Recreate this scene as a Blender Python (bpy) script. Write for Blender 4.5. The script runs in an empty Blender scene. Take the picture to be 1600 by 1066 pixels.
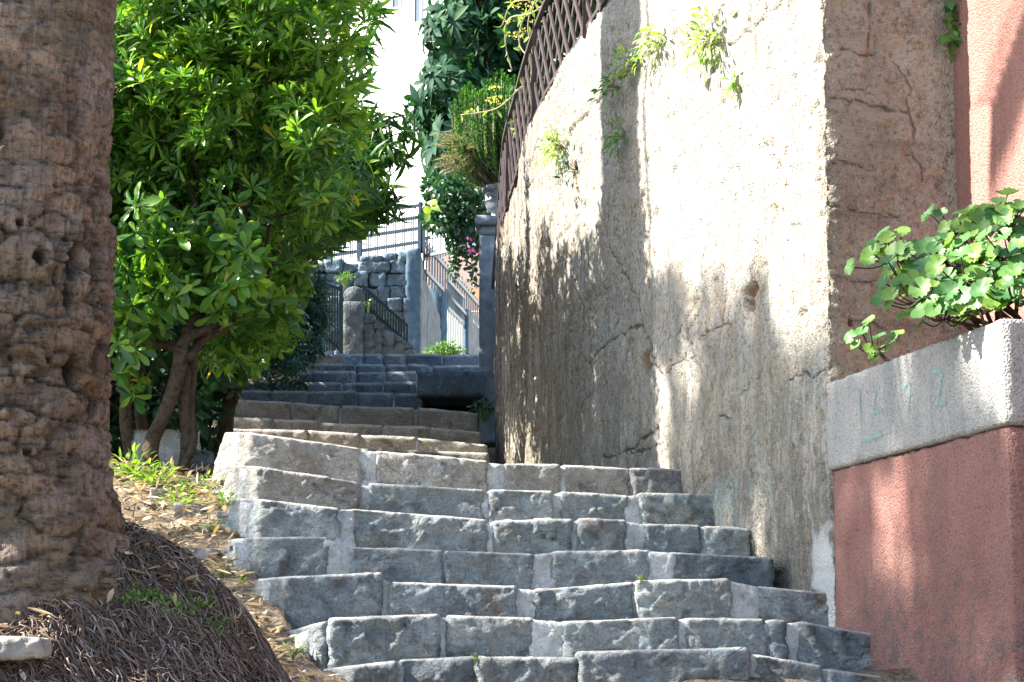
import bpy, math, random
import numpy as np
from mathutils import Vector
random.seed(7); rng = np.random.default_rng(11)
S = bpy.context.scene
COL = S.collection
TH = math.radians(8.5); F = 3500.0; CT, ST = math.cos(TH), math.sin(TH)

# ---------------------------------------------------------------- camera maths
def at(px, py, d):
    """point at depth d (world y) seen at photo pixel px,py"""
    a = (px-800)/F; b = (533-py)/F
    t = d/(CT-b*ST)
    return np.array([a*t, d, t*(ST+b*CT)])
def vx(px, py):
    a = (px-800)/F; b = (533-py)/F
    return a/(CT-b*ST)
def uz(px, py):
    b = (533-py)/F
    return (ST+b*CT)/(CT-b*ST)

# ---------------------------------------------------------------- noise (vectorised)
def vnoise(P, seed=0):
    P = np.asarray(P, float)
    i = np.floor(P).astype(np.int64); f = P-i
    f = f*f*(3-2*f)
    def h(x, y, z):
        n = (x*374761393 + y*668265263 + z*1274126177 + seed*974634777) & 0xffffffff
        n = ((n ^ (n >> 13))*1103515245) & 0xffffffff
        n = ((n ^ (n >> 15))*2246822519) & 0xffffffff
        n = n ^ (n >> 16)
        return n/2147483648.0-1
    x, y, z = i[:, 0], i[:, 1], i[:, 2]
    fx, fy, fz = f[:, 0], f[:, 1], f[:, 2]
    def l(a, b, t): return a+(b-a)*t
    return l(l(l(h(x, y, z), h(x+1, y, z), fx), l(h(x, y+1, z), h(x+1, y+1, z), fx), fy),
             l(l(h(x, y, z+1), h(x+1, y, z+1), fx), l(h(x, y+1, z+1), h(x+1, y+1, z+1), fx), fy), fz)
def fbm(P, sc=1.0, octv=4, gain=.5, seed=0):
    P = np.asarray(P, float)*sc
    s = 0; a = 1; tot = 0
    for o in range(octv):
        s = s+a*vnoise(P*(2.03**o)+17.3*o, seed+o); tot += a; a *= gain
    return s/tot
def ridge(P, sc=1.0, octv=3, seed=0):
    return 1-2*np.abs(fbm(P, sc, octv, .55, seed))

# ---------------------------------------------------------------- mesh helpers
def wloc(o):
    v = np.zeros(3)
    while o is not None:
        v += np.array(o.location); o = o.parent
    return v
def mesh_np(name, V, Fs, mats, parent=None, smooth=True, fmat=None, attr=None):
    """V (N,3) world coords; Fs list of (M,k) int arrays"""
    V = np.asarray(V, float).reshape(-1, 3)
    if parent is not None: V = V-wloc(parent)
    if isinstance(Fs, np.ndarray): Fs = [Fs]
    Fs = [np.asarray(f, np.int32) for f in Fs if len(f)]
    me = bpy.data.meshes.new(name)
    me.vertices.add(len(V)); me.vertices.foreach_set('co', V.astype(np.float32).ravel())
    li = np.concatenate([f.ravel() for f in Fs])
    tot = np.concatenate([np.full(len(f), f.shape[1], np.int32) for f in Fs])
    st = np.concatenate([[0], np.cumsum(tot)[:-1]]).astype(np.int32)
    me.loops.add(len(li)); me.loops.foreach_set('vertex_index', li)
    me.polygons.add(len(tot)); me.polygons.foreach_set('loop_start', st)
    if not isinstance(mats, (list, tuple)): mats = [mats]
    for m in mats: me.materials.append(m)
    if fmat is not None: me.polygons.foreach_set('material_index', np.asarray(fmat, np.int32))
    me.polygons.foreach_set('use_smooth', np.full(len(tot), smooth, bool))
    if attr:
        for k, a in attr.items():
            at_ = me.attributes.new(k, 'FLOAT', 'POINT'); at_.data.foreach_set('value', np.asarray(a, np.float32))
    me.update(calc_edges=True); me.validate()
    o = bpy.data.objects.new(name, me); COL.objects.link(o)
    if parent is not None: o.parent = parent
    return o
class MB:
    def __init__(s): s.v = []; s.f = {3: [], 4: []}; s.n = 0; s.att = []
    def add(s, V, Fl, a=0.0):
        V = np.asarray(V, float).reshape(-1, 3)
        for f in (Fl if isinstance(Fl, list) else [Fl]):
            f = np.asarray(f, np.int32)
            if len(f): s.f.setdefault(f.shape[1], []).append(f+s.n)
        s.v.append(V); s.n += len(V); s.att.append(np.full(len(V), a))
    def box(s, c, hx, hy, hz):
        """centre c and three half-axis vectors"""
        c, hx, hy, hz = [np.asarray(q, float) for q in (c, hx, hy, hz)]
        V = [c+i*hx+j*hy+k*hz for k in (-1, 1) for j in (-1, 1) for i in (-1, 1)]
        s.add(V, np.array([[0, 2, 3, 1], [4, 5, 7, 6], [0, 1, 5, 4], [2, 6, 7, 3], [0, 4, 6, 2], [1, 3, 7, 5]]))
    def bar(s, a, b, w, h=None, up=(0, 0, 1)):
        a, b = np.asarray(a, float), np.asarray(b, float); h = h or w
        t = (b-a)/2; d = t/np.linalg.norm(t); up = np.asarray(up, float)
        if abs(d@up) > .95: up = np.array([0, 1., 0])
        x = np.cross(d, up); x /= np.linalg.norm(x); y = np.cross(x, d)
        s.box((a+b)/2, x*w/2, t, y*h/2)
    def tube(s, pts, rad, sides=8, cap=True, wob=0, seed=0):
        pts = np.asarray(pts, float); n = len(pts)
        rad = np.broadcast_to(np.asarray(rad, float), (n,))
        T = np.gradient(pts, axis=0); T /= np.linalg.norm(T, axis=1)[:, None]+1e-9
        ref = np.array([.31, .77, .21]) if abs(T[0]@np.array([0, 0, 1])) > .8 else np.array([0, 0, 1.])
        x = np.cross(T[0], ref); x /= np.linalg.norm(x)
        V = []
        ang = np.arange(sides)*2*math.pi/sides
        for i in range(n):
            x = x-T[i]*(x@T[i]); x /= np.linalg.norm(x); y = np.cross(T[i], x)
            V.append(pts[i]+rad[i]*(np.cos(ang)[:, None]*x+np.sin(ang)[:, None]*y))
        V = np.concatenate(V)
        if wob:
            c = np.repeat(pts, sides, 0); dd = V-c
            V = c+dd*(1+wob*fbm(V, 9, 3, .6, seed)[:, None])
        i = np.arange(n-1)[:, None]*sides; j = np.arange(sides)[None]
        a = (i+j).ravel(); b = (i+(j+1) % sides).ravel()
        fl = [np.stack([a, b, b+sides, a+sides], 1)]
        if cap:
            V = np.concatenate([V, pts[:1], pts[-1:]]); k = np.arange(sides); k2 = (k+1) % sides
            fl.append(np.stack([np.full(sides, n*sides), k2, k], 1))
            fl.append(np.stack([np.full(sides, n*sides+1), (n-1)*sides+k, (n-1)*sides+k2], 1))
        s.add(V, fl)
    def grid(s, V, nu, nv, closed_u=False):
        """V (nv*nu) rows of nu"""
        i = np.arange(nv-1)[:, None]*nu; j = np.arange(nu if closed_u else nu-1)[None]
        a = (i+j).ravel(); b = (i+(j+1) % nu).ravel()
        s.add(V, np.stack([a, b, b+nu, a+nu], 1))
    def build(s, name, mats, parent=None, smooth=False, attr=None):
        Fs = [np.concatenate(x) for x in s.f.values() if x]
        at_ = {attr: np.concatenate(s.att)} if attr else None
        return mesh_np(name, np.concatenate(s.v), Fs, mats, parent, smooth, attr=at_)
def catmull(P, n):
    P = np.asarray(P, float); Q = np.concatenate([[2*P[0]-P[1]], P, [2*P[-1]-P[-2]]])
    out = []
    for i in range(len(P)-1):
        t = np.linspace(0, 1, n, endpoint=False)[:, None]
        a, b, c, d = Q[i:i+4]
        out.append(.5*((2*b)+(c-a)*t+(2*a-5*b+4*c-d)*t*t+(3*b-a-3*c+d)*t**3))
    return np.concatenate(out+[P[-1:]])
def empty(name, loc, label=None, cat=None, group=None, kind=None):
    o = bpy.data.objects.new(name, None); COL.objects.link(o); o.location = [float(x) for x in loc]
    o.empty_display_size = .1
    return tag(o, label, cat, group, kind)
def tag(o, label=None, cat=None, group=None, kind=None):
    if label: o['label'] = label
    if cat: o['category'] = cat
    if group: o['group'] = group
    if kind: o['kind'] = kind
    return o
def vstd(v): v = np.asarray(v, float); return v/np.linalg.norm(v)

# ---------------------------------------------------------------- node helper
class NT:
    def __init__(s, name):
        s.m = bpy.data.materials.new(name); s.m.use_nodes = True
        s.t = s.m.node_tree; s.t.nodes.clear()
        s.out = s.t.nodes.new('ShaderNodeOutputMaterial')
        s.co = None
    def n(s, typ, **k):
        nd = s.t.nodes.new(typ)
        for a, b in k.items(): setattr(nd, a, b)
        return nd
    def l(s, a, b): s.t.links.new(a, b)
    def val(s, sock, v):
        if hasattr(v, 'is_linked') or hasattr(v, 'links'): s.l(v, sock)
        elif isinstance(v, (tuple, list)): sock.default_value = tuple(v)+((1,) if len(v) == 3 and len(sock.default_value) == 4 else ())
        else: sock.default_value = v
    def obj(s, scale=(1, 1, 1), loc=(0, 0, 0), rnd=False):
        tc = s.n('ShaderNodeTexCoord').outputs['Object']
        mp = s.n('ShaderNodeMapping'); s.l(tc, mp.inputs[0]); mp.inputs['Scale'].default_value = scale; mp.inputs['Location'].default_value = loc
        if rnd:
            oi = s.n('ShaderNodeObjectInfo'); mu = s.n('ShaderNodeVectorMath', operation='SCALE'); mu.inputs[0].default_value = (37, 19, 53)
            s.l(oi.outputs['Random'], mu.inputs['Scale']); s.l(mu.outputs[0], mp.inputs['Location'])
        return mp.outputs[0]
    def noise(s, vec, scale, detail=4, rough=.55, dist=0):
        k = s.n('ShaderNodeTexNoise'); s.l(vec, k.inputs['Vector']); k.inputs['Scale'].default_value = scale
        k.inputs['Detail'].default_value = detail; k.inputs['Roughness'].default_value = rough; k.inputs['Distortion'].default_value = dist
        return k.outputs['Fac']
    def voro(s, vec, scale, feat='F1', out='Distance', rnd=1):
        k = s.n('ShaderNodeTexVoronoi', feature=feat); s.l(vec, k.inputs['Vector']); k.inputs['Scale'].default_value = scale
        k.inputs['Randomness'].default_value = rnd
        return k.outputs[out]
    def ramp(s, fac, stops, interp='LINEAR'):
        k = s.n('ShaderNodeValToRGB'); k.color_ramp.interpolation = interp; e = k.color_ramp.elements
        while len(e) < len(stops): e.new(.5)
        for q, (p, c) in zip(e, stops):
            q.position = p; c = (c, c, c) if not isinstance(c, (tuple, list)) else c; q.color = tuple(c)+(1,)
        s.l(fac, k.inputs[0]); return k.outputs[0]
    def mix(s, fac, a, b, mode='MIX'):
        k = s.n('ShaderNodeMix', data_type='RGBA', blend_type=mode)
        s.val(k.inputs[0], fac); s.val(k.inputs[6], a); s.val(k.inputs[7], b); return k.outputs[2]
    def math(s, op, a, b=0.0, clamp=False):
        k = s.n('ShaderNodeMath', operation=op, use_clamp=clamp); s.val(k.inputs[0], a); s.val(k.inputs[1], b); return k.outputs[0]
    def attr(s, name): return s.n('ShaderNodeAttribute', attribute_name=name).outputs['Fac']
    def sep(s, vec):
        k = s.n('ShaderNodeSeparateXYZ'); s.l(vec, k.inputs[0]); return k.outputs
    def island(s): return s.n('ShaderNodeNewGeometry').outputs['Random Per Island']
    def bump(s, h, strength=.5, dist=.01, nrm=None):
        k = s.n('ShaderNodeBump'); k.inputs['Strength'].default_value = strength; k.inputs['Distance'].default_value = dist
        s.l(h, k.inputs['Height'])
        if nrm is not None: s.l(nrm, k.inputs['Normal'])
        return k.outputs[0]
    def pbr(s, col, rough=.8, nrm=None, metal=0, spec=.5, trans=None, tcol=None):
        p = s.n('ShaderNodeBsdfPrincipled'); s.val(p.inputs['Base Color'], col); s.val(p.inputs['Roughness'], rough)
        p.inputs['Metallic'].default_value = metal; p.inputs['Specular IOR Level'].default_value = spec
        if nrm is not None: s.l(nrm, p.inputs['Normal'])
        r = p.outputs[0]
        if trans:
            t = s.n('ShaderNodeBsdfTranslucent'); s.val(t.inputs[0], tcol if tcol is not None else col)
            mx = s.n('ShaderNodeMixShader'); mx.inputs[0].default_value = trans; s.l(r, mx.inputs[1]); s.l(t.outputs[0], mx.inputs[2]); r = mx.outputs[0]
        s.l(r, s.out.inputs[0]); return s.m

M = {}
def simple(name, c, rough=.7, metal=0, var=.25, bsc=40, bs=.3, bd=.004):
    t = NT(name); v = t.obj()
    n = t.noise(v, bsc*.2, 5); n2 = t.noise(v, bsc, 4)
    col = t.mix(t.ramp(n, [(.3, 0), (.7, 1)]), tuple(q*(1-var) for q in c), tuple(min(1, q*(1+var)) for q in c))
    M[name] = t.pbr(col, rough, t.bump(n2, bs, bd), metal)
    return M[name]

def m_stone(name, dark, light, tint):
    t = NT(name); v = t.obj(rnd=True); v0 = t.obj()
    big = t.noise(v, 4, 5, .6); med = t.noise(v, 14, 6, .65); fine = t.noise(v, 90, 3, .7)
    col = t.mix(t.ramp(big, [(.3, 0), (.7, 1)]), dark, light)
    col = t.mix(t.ramp(med, [(.42, 0), (.66, .6)]), col, tint)
    col = t.mix(t.ramp(t.noise(v, 7, 4, .7, .6), [(.56, 0), (.68, .7)]), col, tuple(q*.40 for q in dark))
    col = t.mix(t.ramp(t.noise(v, 5.3, 6, .75, 1.2), [(.56, 0), (.66, .7)]), col, (.50, .545, .56))
    col = t.mix(t.ramp(t.noise(v, 3.1, 5, .7, .4), [(.60, 0), (.68, .6)]), col, (.22, .155, .10))
    col = t.mix(t.ramp(t.noise(v, 30, 3), [(.64, 0), (.72, .55)]), col, (.62, .6, .56))
    col = t.mix(t.ramp(fine, [(.3, .55), (.55, 0)]), col, tuple(q*.35 for q in dark))
    oi = t.n('ShaderNodeObjectInfo')
    col = t.mix(1.0, col, t.ramp(oi.outputs['Random'], [(0, (.74, .76, .8)), (.5, (1, .98, .95)), (1, (1.12, 1.1, 1.1))]), 'MULTIPLY')
    col = t.mix(t.math('MULTIPLY', t.attr('tread'), .85, True), col, t.mix(t.ramp(med, [(.35, 0), (.6, 1)]), (.38, .37, .35), (.66, .65, .62)))  # upward faces paler: worn treads, plus their sunlit edge painted in
    ck = t.ramp(t.voro(v, 5.5, 'DISTANCE_TO_EDGE'), [(.0, 1), (.018, 0)])
    ck = t.math('MULTIPLY', ck, t.ramp(t.noise(v, 3.3, 3, .6), [(.5, 0), (.62, 1)]))
    col = t.mix(t.math('MULTIPLY', ck, .25), col, tuple(q*.25 for q in dark))
    med2 = t.noise(t.obj(scale=(1, 1, 2.2), rnd=True), 22, 6, .72, .5)
    h = t.math('ADD', t.math('ADD', t.math('MULTIPLY', med, .7), t.math('MULTIPLY', med2, .9)), t.math('MULTIPLY', fine, .3))
    h = t.math('SUBTRACT', h, t.math('MULTIPLY', ck, .25))
    M[name] = t.pbr(col, .82, t.bump(h, 1.0, .03))
m_stone('step_limestone', (.115, .155, .18), (.36, .43, .465), (.27, .245, .21))
m_stone('step_limestone_brown', (.22, .195, .165), (.47, .43, .37), (.31, .26, .20))
m_stone('step_limestone_pale', (.18, .18, .175), (.44, .44, .42), (.30, .25, .20))
m_stone('step_limestone_shaded', (.08, .13, .17), (.24, .33, .39), (.15, .195, .22))  # upper flight's shade and its blue tint put into the stone colour
def m_mortar():
    t = NT('lime_mortar'); v = t.obj()
    n = t.noise(v, 9, 5, .7); f = t.noise(v, 70, 4, .7)
    col = t.mix(t.ramp(n, [(.3, 0), (.65, 1)]), (.22, .24, .25), (.50, .525, .54))
    col = t.mix(t.ramp(f, [(.35, .5), (.5, 0)]), col, (.16, .15, .14))
    M['mortar'] = t.pbr(col, .9, t.bump(t.math('ADD', n, t.math('MULTIPLY', f, .6)), .9, .02))
m_mortar()

def m_wall(name, side):
    t = NT(name); v = t.obj(); vs = t.obj(scale=(6, 6, 1.5)); vst = t.obj(scale=(16, 16, 1.6))
    xyz = t.sep(t.n('ShaderNodeTexCoord').outputs['Object'])
    big = t.noise(v, 1.1, 4, .6); med = t.noise(v, 5, 6, .65); fine = t.noise(v, 42, 4, .7); gr = t.voro(v, 95)
    if not side:
        col = t.mix(t.ramp(big, [(.35, 0), (.65, 1)]), (.335, .32, .29), (.43, .415, .385))
        col = t.mix(t.ramp(med, [(.5, 0), (.68, .7)]), col, (.44, .365, .26))
        fl = t.attr('flake'); col = t.mix(t.math('MULTIPLY', fl, .65, True), col, t.mix(t.ramp(fine, [(.35, 0), (.6, 1)]), (.20, .18, .155), (.40, .37, .325)))
        st = t.ramp(t.noise(vs, 1.0, 6, .7, .3), [(.45, 0), (.60, 1)])
        low = t.ramp(t.math('ADD', xyz[2], t.math('MULTIPLY', t.math('SUBTRACT', big, .5), 2.2)), [(.35, 1), (.7, .35), (1, .12)])
        low = t.ramp(t.math('MULTIPLY', t.math('ADD', xyz[2], t.math('MULTIPLY', t.math('SUBTRACT', big, .5), 3.0)), .3), [(.2, 1), (.75, .28)])
        col = t.mix(t.math('MULTIPLY', t.math('MULTIPLY', st, low), .8), col, (.125, .118, .105))
        blo = t.ramp(t.noise(v, 3.4, 7, .72, .8), [(.53, 0), (.64, 1)])
        col = t.mix(t.math('MULTIPLY', t.math('MULTIPLY', blo, low), .75), col, (.12, .115, .105))
        # dense runs of dirt on the far rounded end
        far = t.ramp(t.math('MULTIPLY', xyz[1], .05), [(.61, 0), (.76, 1)])
        ds = t.ramp(t.noise(vst, 1.0, 4, .6), [(.40, 0), (.56, 1)])
        col = t.mix(t.math('MULTIPLY', t.math('MULTIPLY', far, ds), .9), col, (.10, .08, .055))
        # green algae near the foot, teal paint smears
        alg = t.math('MULTIPLY', t.ramp(t.noise(v, 2.1, 5, .7, .4), [(.5, 0), (.66, 1)]), t.ramp(t.math('MULTIPLY', xyz[2], .33), [(.18, 1), (.55, 0)]))
        col = t.mix(t.math('MULTIPLY', alg, .85), col, (.095, .11, .085))
        ft = t.math('MULTIPLY', t.ramp(t.math('ADD', t.math('MULTIPLY', xyz[2], .4), t.math('MULTIPLY', med, .35)), [(.48, 1), (.85, 0)]), t.ramp(t.noise(t.obj(scale=(10, 10, 2)), 1, 5, .7), [(.40, 0), (.58, 1)]))
        col = t.mix(t.math('MULTIPLY', ft, .85), col, (.12, .125, .105))
        tl = t.math('MULTIPLY', t.ramp(t.noise(t.obj(loc=(4, 2, 7)), 1.7, 3, .6), [(.58, 0), (.7, 1)]), t.ramp(t.math('MULTIPLY', xyz[2], .33), [(.25, 1), (.7, 0)]))
        col = t.mix(t.math('MULTIPLY', tl, .5), col, (.28, .42, .40))
        och = t.ramp(t.noise(vs, 2.2, 6, .75), [(.55, 0), (.64, .75)])
        col = t.mix(och, col, (.30, .235, .155))
        spk = t.ramp(t.noise(t.obj(scale=(30, 30, 9)), 1.0, 4, .7), [(.58, 0), (.65, .9)])
        col = t.mix(spk, col, (.165, .125, .085))
    else:
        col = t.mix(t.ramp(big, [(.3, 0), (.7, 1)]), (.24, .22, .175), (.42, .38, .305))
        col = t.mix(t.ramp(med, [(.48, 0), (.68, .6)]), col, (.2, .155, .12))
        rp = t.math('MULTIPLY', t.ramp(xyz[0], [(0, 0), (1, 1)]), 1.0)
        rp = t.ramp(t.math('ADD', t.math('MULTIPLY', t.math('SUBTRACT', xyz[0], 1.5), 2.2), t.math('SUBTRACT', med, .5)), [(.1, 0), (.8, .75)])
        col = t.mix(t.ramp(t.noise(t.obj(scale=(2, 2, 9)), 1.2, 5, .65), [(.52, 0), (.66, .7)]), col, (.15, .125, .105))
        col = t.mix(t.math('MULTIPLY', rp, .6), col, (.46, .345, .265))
        med = t.math('ADD', t.math('MULTIPLY', med, .6), t.math('MULTIPLY', t.noise(t.obj(scale=(1.2, 1.2, 16)), 1.6, 4, .6), .8))
    col = t.mix(t.ramp(fine, [(.34, .7), (.5, 0)]), col, (.10, .085, .065))
    col = t.mix(t.ramp(t.noise(v, 130, 2), [(.6, 0), (.7, .5)]), col, (.66, .63, .57))
    cr = t.attr('crack')
    col = t.mix(t.ramp(t.math('ADD', cr, t.math('MULTIPLY', t.math('SUBTRACT', fine, .5), .35)), [(.32, 0), (.66, .60 if side else .80)]), col, (.06, .048, .038))
    hol = t.attr('hole')
    col = t.mix(t.math('MULTIPLY', hol, 1.0, True), col, (.22, .13, .08))
    pk = t.attr('pinkpaint')
    col = t.mix(t.math('MULTIPLY', pk, .9, True), col, (.50, .52, .52))
    h = t.math('ADD', t.math('ADD', t.math('MULTIPLY', med, .5), fine), t.math('MULTIPLY', gr, -.5))
    M[name] = t.pbr(col, .92, t.bump(h, 1.0, .013), spec=.25)
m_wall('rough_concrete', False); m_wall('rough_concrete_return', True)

def m_stucco(name, a, b, dirt, low=True):
    t = NT(name); v = t.obj(); xyz = t.sep(v)
    big = t.noise(v, 2.2, 4, .6); fine = t.noise(v, 70, 3, .6); gr = t.voro(v, 120)
    col = t.mix(t.ramp(big, [(.3, 0), (.7, 1)]), a, b)
    vs = t.obj(scale=(6, 6, .6))
    col = t.mix(t.ramp(t.noise(vs, 1, 4, .6), [(.48, 0), (.66, .65)]), col, dirt)
    col = t.mix(t.ramp(fine, [(.33, .55), (.48, 0)]), col, tuple(q*.45 for q in a))
    if low:
        lo = t.math('MULTIPLY', t.ramp(t.math('ADD', xyz[2], t.math('MULTIPLY', big, .5)), [(.30, 1), (.75, 0)]), t.ramp(t.noise(v, 11, 6, .75, .4), [(.5, 0), (.58, 1)]))
        col = t.mix(t.math('MULTIPLY', lo, .7), col, (.10, .10, .10))
    M[name] = t.pbr(col, .9, t.bump(t.math('ADD', fine, t.math('MULTIPLY', gr, -.6)), .9, .012), spec=.25)
m_stucco('red_stucco', (.235, .115, .098), (.34, .185, .16), (.20, .12, .11))
m_stucco('pink_stucco', (.33, .165, .14), (.385, .205, .175), (.25, .125, .105), False)
m_stucco('band_cement', (.335, .335, .325), (.43, .425, .41), (.22, .235, .25), False)

def m_bark(name, a, b, c, stretch=(1, 1, 1)):
    t = NT(name); v = t.obj(scale=stretch)
    n = t.noise(v, 6, 6, .65); n2 = t.noise(v, 30, 5, .7); n3 = t.noise(v, 2.2, 3)
    col = t.mix(t.ramp(n, [(.3, 0), (.68, 1)]), a, b)
    col = t.mix(t.ramp(n3, [(.45, 0), (.62, .8)]), col, c)
    col = t.mix(t.ramp(n2, [(.35, .75), (.52, 0)]), col, tuple(q*.35 for q in a))
    M[name] = t.pbr(col, .9, t.bump(t.math('ADD', n, n2), 1.0, .018), spec=.2)
m_bark('shrub_bark', (.042, .030, .021), (.10, .075, .053), (.07, .052, .036))
def m_palm():
    t = NT('palm_bark'); v = t.obj(scale=(1, 1, 2.2)); vf = t.obj(scale=(9, 9, 1.4)); v0 = t.obj()
    n = t.noise(v, 5, 6, .68); f = t.noise(v, 28, 5, .7); fib = t.noise(vf, 9, 3, .6)
    col = t.mix(t.ramp(n, [(.3, 0), (.66, 1)]), (.105, .074, .054), (.32, .235, .168))
    col = t.mix(t.ramp(t.noise(v, 2.3, 4, .6), [(.45, 0), (.65, .75)]), col, (.28, .25, .23))
    col = t.mix(t.ramp(t.noise(v0, 3.1, 4, .6), [(.55, 0), (.68, .6)]), col, (.12, .115, .065))
    col = t.mix(t.ramp(t.noise(v, 3.6, 4), [(.6, 0), (.7, .5)]), col, (.40, .26, .13))
    col = t.mix(t.ramp(f, [(.36, .8), (.5, 0)]), col, (.04, .03, .024))
    col = t.mix(t.ramp(fib, [(.38, .5), (.5, 0)]), col, (.06, .048, .038))
    col = t.mix(.6, col, t.mix(1.0, col, t.ramp(t.attr('band'), [(.12, (.30, .28, .29)), (.4, (.95, .80, .66)), (.6, (.95, .95, 1.05)), (.88, (1.8, 1.65, 1.55))]), 'MULTIPLY'))
    cr = t.attr('crack'); col = t.mix(t.math('MULTIPLY', cr, .9, True), col, (.018, .014, .011))
    M['palm_bark'] = t.pbr(col, .9, t.bump(t.math('ADD', t.math('ADD', n, f), t.math('MULTIPLY', fib, .5)), 1.0, .016), spec=.25)
m_palm()
def m_root():
    t = NT('root_fibre'); i = t.island()
    col = t.ramp(i, [(0, (.045, .028, .02)), (.4, (.12, .077, .055)), (.85, (.22, .155, .12)), (1, (.44, .37, .32))])
    M['root_fibre'] = t.pbr(col, .8)
m_root()
simple('root_earth', (.085, .062, .054), .95, 0, .4, 60, .9, .02)

def m_leaf(name, stops, rough=.38, trans=.3, tmul=(1.5, 1.9, .6), spec=.5):
    t = NT(name); i = t.island(); v = t.obj()
    col = t.ramp(i, stops)
    col = t.mix(1.0, col, t.ramp(t.noise(v, 2.5, 3), [(.3, (.75, .8, .85)), (.7, (1.2, 1.15, 1))]), 'MULTIPLY')
    tc = t.mix(1.0, col, tmul, 'MULTIPLY')
    M[name] = t.pbr(col, rough, None, 0, spec, trans, tc)
m_leaf('shrub_leaf', [(0, (.024, .085, .030)), (.4, (.06, .165, .035)), (.75, (.125, .255, .038)), (.975, (.20, .32, .05)), (.99, (.20, .32, .05)), (1, (.40, .25, .03))], .30, .36, (2.0, 2.1, .5), .35)
m_leaf('sunlit_leaf', [(0, (.05, .16, .03)), (.4, (.11, .26, .035)), (.8, (.20, .36, .05)), (1, (.34, .43, .07))], .32, .36, (1.7, 1.7, .5), .4)  # brighter copy of the shrub leaf, sunlight put into the colour
m_leaf('drooping_leaf', [(0, (.016, .065, .022)), (.5, (.035, .11, .022)), (1, (.10, .19, .03))], .4, .34, (1.9, 2.1, .5), .3)
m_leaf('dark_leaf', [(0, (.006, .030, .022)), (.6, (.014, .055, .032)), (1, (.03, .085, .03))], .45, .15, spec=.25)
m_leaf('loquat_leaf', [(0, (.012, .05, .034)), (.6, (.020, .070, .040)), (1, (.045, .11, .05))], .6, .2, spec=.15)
m_leaf('geranium_leaf', [(0, (.045, .15, .05)), (.5, (.095, .24, .062)), (1, (.21, .35, .065))], .5, .3, (1.6, 1.6, .6))
m_leaf('rosemary_leaf', [(0, (.022, .085, .022)), (.6, (.05, .15, .032)), (1, (.11, .22, .05))], .7, .3, spec=.2)
m_leaf('rosemary_dry', [(0, (.13, .15, .05)), (.6, (.22, .22, .09)), (1, (.32, .27, .15))], .7, .25)
m_leaf('weed_leaf', [(0, (.10, .20, .04)), (.6, (.21, .31, .06)), (1, (.36, .42, .10))], .5, .35)
m_leaf('moss', [(0, (.06, .12, .035)), (1, (.16, .25, .07))], .7, .2)
m_leaf('ivy_leaf', [(0, (.012, .045, .022)), (.6, (.025, .085, .035)), (1, (.06, .14, .045))], .4, .2)
m_leaf('litter_leaf', [(0, (.26, .16, .10)), (.25, (.56, .41, .25)), (.6, (.74, .62, .44)), (.85, (.58, .36, .10)), (1, (.74, .66, .52))], .7, .15, (1, 1, 1))
m_leaf('yellow_flower', [(0, (.50, .46, .06)), (1, (.70, .68, .16))], .6, .3, (1, 1, 1))
m_leaf('dry_twig', [(0, (.2, .15, .1)), (1, (.42, .35, .26))], .8, .01)

def m_ground():
    t = NT('earth'); v = t.obj()
    n = t.noise(v, 3, 6, .7); f = t.noise(v, 45, 5, .75)
    col = t.mix(t.ramp(n, [(.3, 0), (.7, 1)]), (.20, .15, .105), (.44, .36, .26))
    col = t.mix(t.ramp(f, [(.4, .8), (.55, 0)]), col, (.06, .045, .03))
    M['earth'] = t.pbr(col, .95, t.bump(t.math('ADD', n, f), 1.0, .03), spec=.2)
m_ground()
simple('trellis_wood', (.042, .027, .025), .75, 0, .35, 30, .4)
simple('steel_blue_grey', (.17, .21, .24), .5, .2, .12, 20, .1)
simple('dark_green_steel', (.016, .030, .026), .5, .2, .2)
simple('zinc_gate', (.34, .35, .34), .5, .1, .12, 20, .1)
simple('urn_stone', (.17, .20, .225), .85, 0, .35, 50, .6, .008)
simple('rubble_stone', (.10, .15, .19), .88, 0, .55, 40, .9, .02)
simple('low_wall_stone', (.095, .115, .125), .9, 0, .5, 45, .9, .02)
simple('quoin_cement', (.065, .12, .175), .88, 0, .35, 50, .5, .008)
simple('grey_cement', (.22, .23, .23), .9, 0, .3, 40, .6, .01)
simple('white_render', (.86, .86, .85), .9, 0, .03, 30, .2)
simple('peach_render', (.82, .60, .48), .9, 0, .06, 30, .2)
simple('orange_paint', (.70, .30, .10), .8, 0, .1, 30, .2)
simple('magenta_cloth', (.62, .04, .32), .8, 0, .25, 30, .3)
simple('window_frame_paint', (.55, .58, .60), .5, 0, .05)
simple('pipe_metal', (.35, .33, .30), .45, .6, .3)
simple('pebble', (.27, .255, .23), .9, 0, .45, 40, .9, .01)
simple('painted_darkness', (.012, .012, .014), 1.0, 0, .2)
t = NT('window_glass'); M['window_glass'] = t.pbr((.10, .13, .17), .08)
t = NT('plastic_film'); v = t.obj()
p = t.n('ShaderNodeBsdfPrincipled'); p.inputs['Base Color'].default_value = (.75, .77, .78, 1); p.inputs['Roughness'].default_value = .18
tr = t.n('ShaderNodeBsdfTransparent'); mx = t.n('ShaderNodeMixShader'); mx.inputs[0].default_value = .24
t.l(tr.outputs[0], mx.inputs[1]); t.l(p.outputs[0], mx.inputs[2]); t.l(mx.outputs[0], t.out.inputs[0]); M['plastic_film'] = t.m
t = NT('teal_paint'); v = t.obj()
p = t.n('ShaderNodeBsdfPrincipled'); p.inputs['Base Color'].default_value = (.20, .50, .47, 1); p.inputs['Roughness'].default_value = .8
tr = t.n('ShaderNodeBsdfTransparent'); mx = t.n('ShaderNodeMixShader'); t.l(t.ramp(t.noise(v, 75, 4, .7), [(.36, .12), (.60, .62)]), mx.inputs[0])
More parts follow.
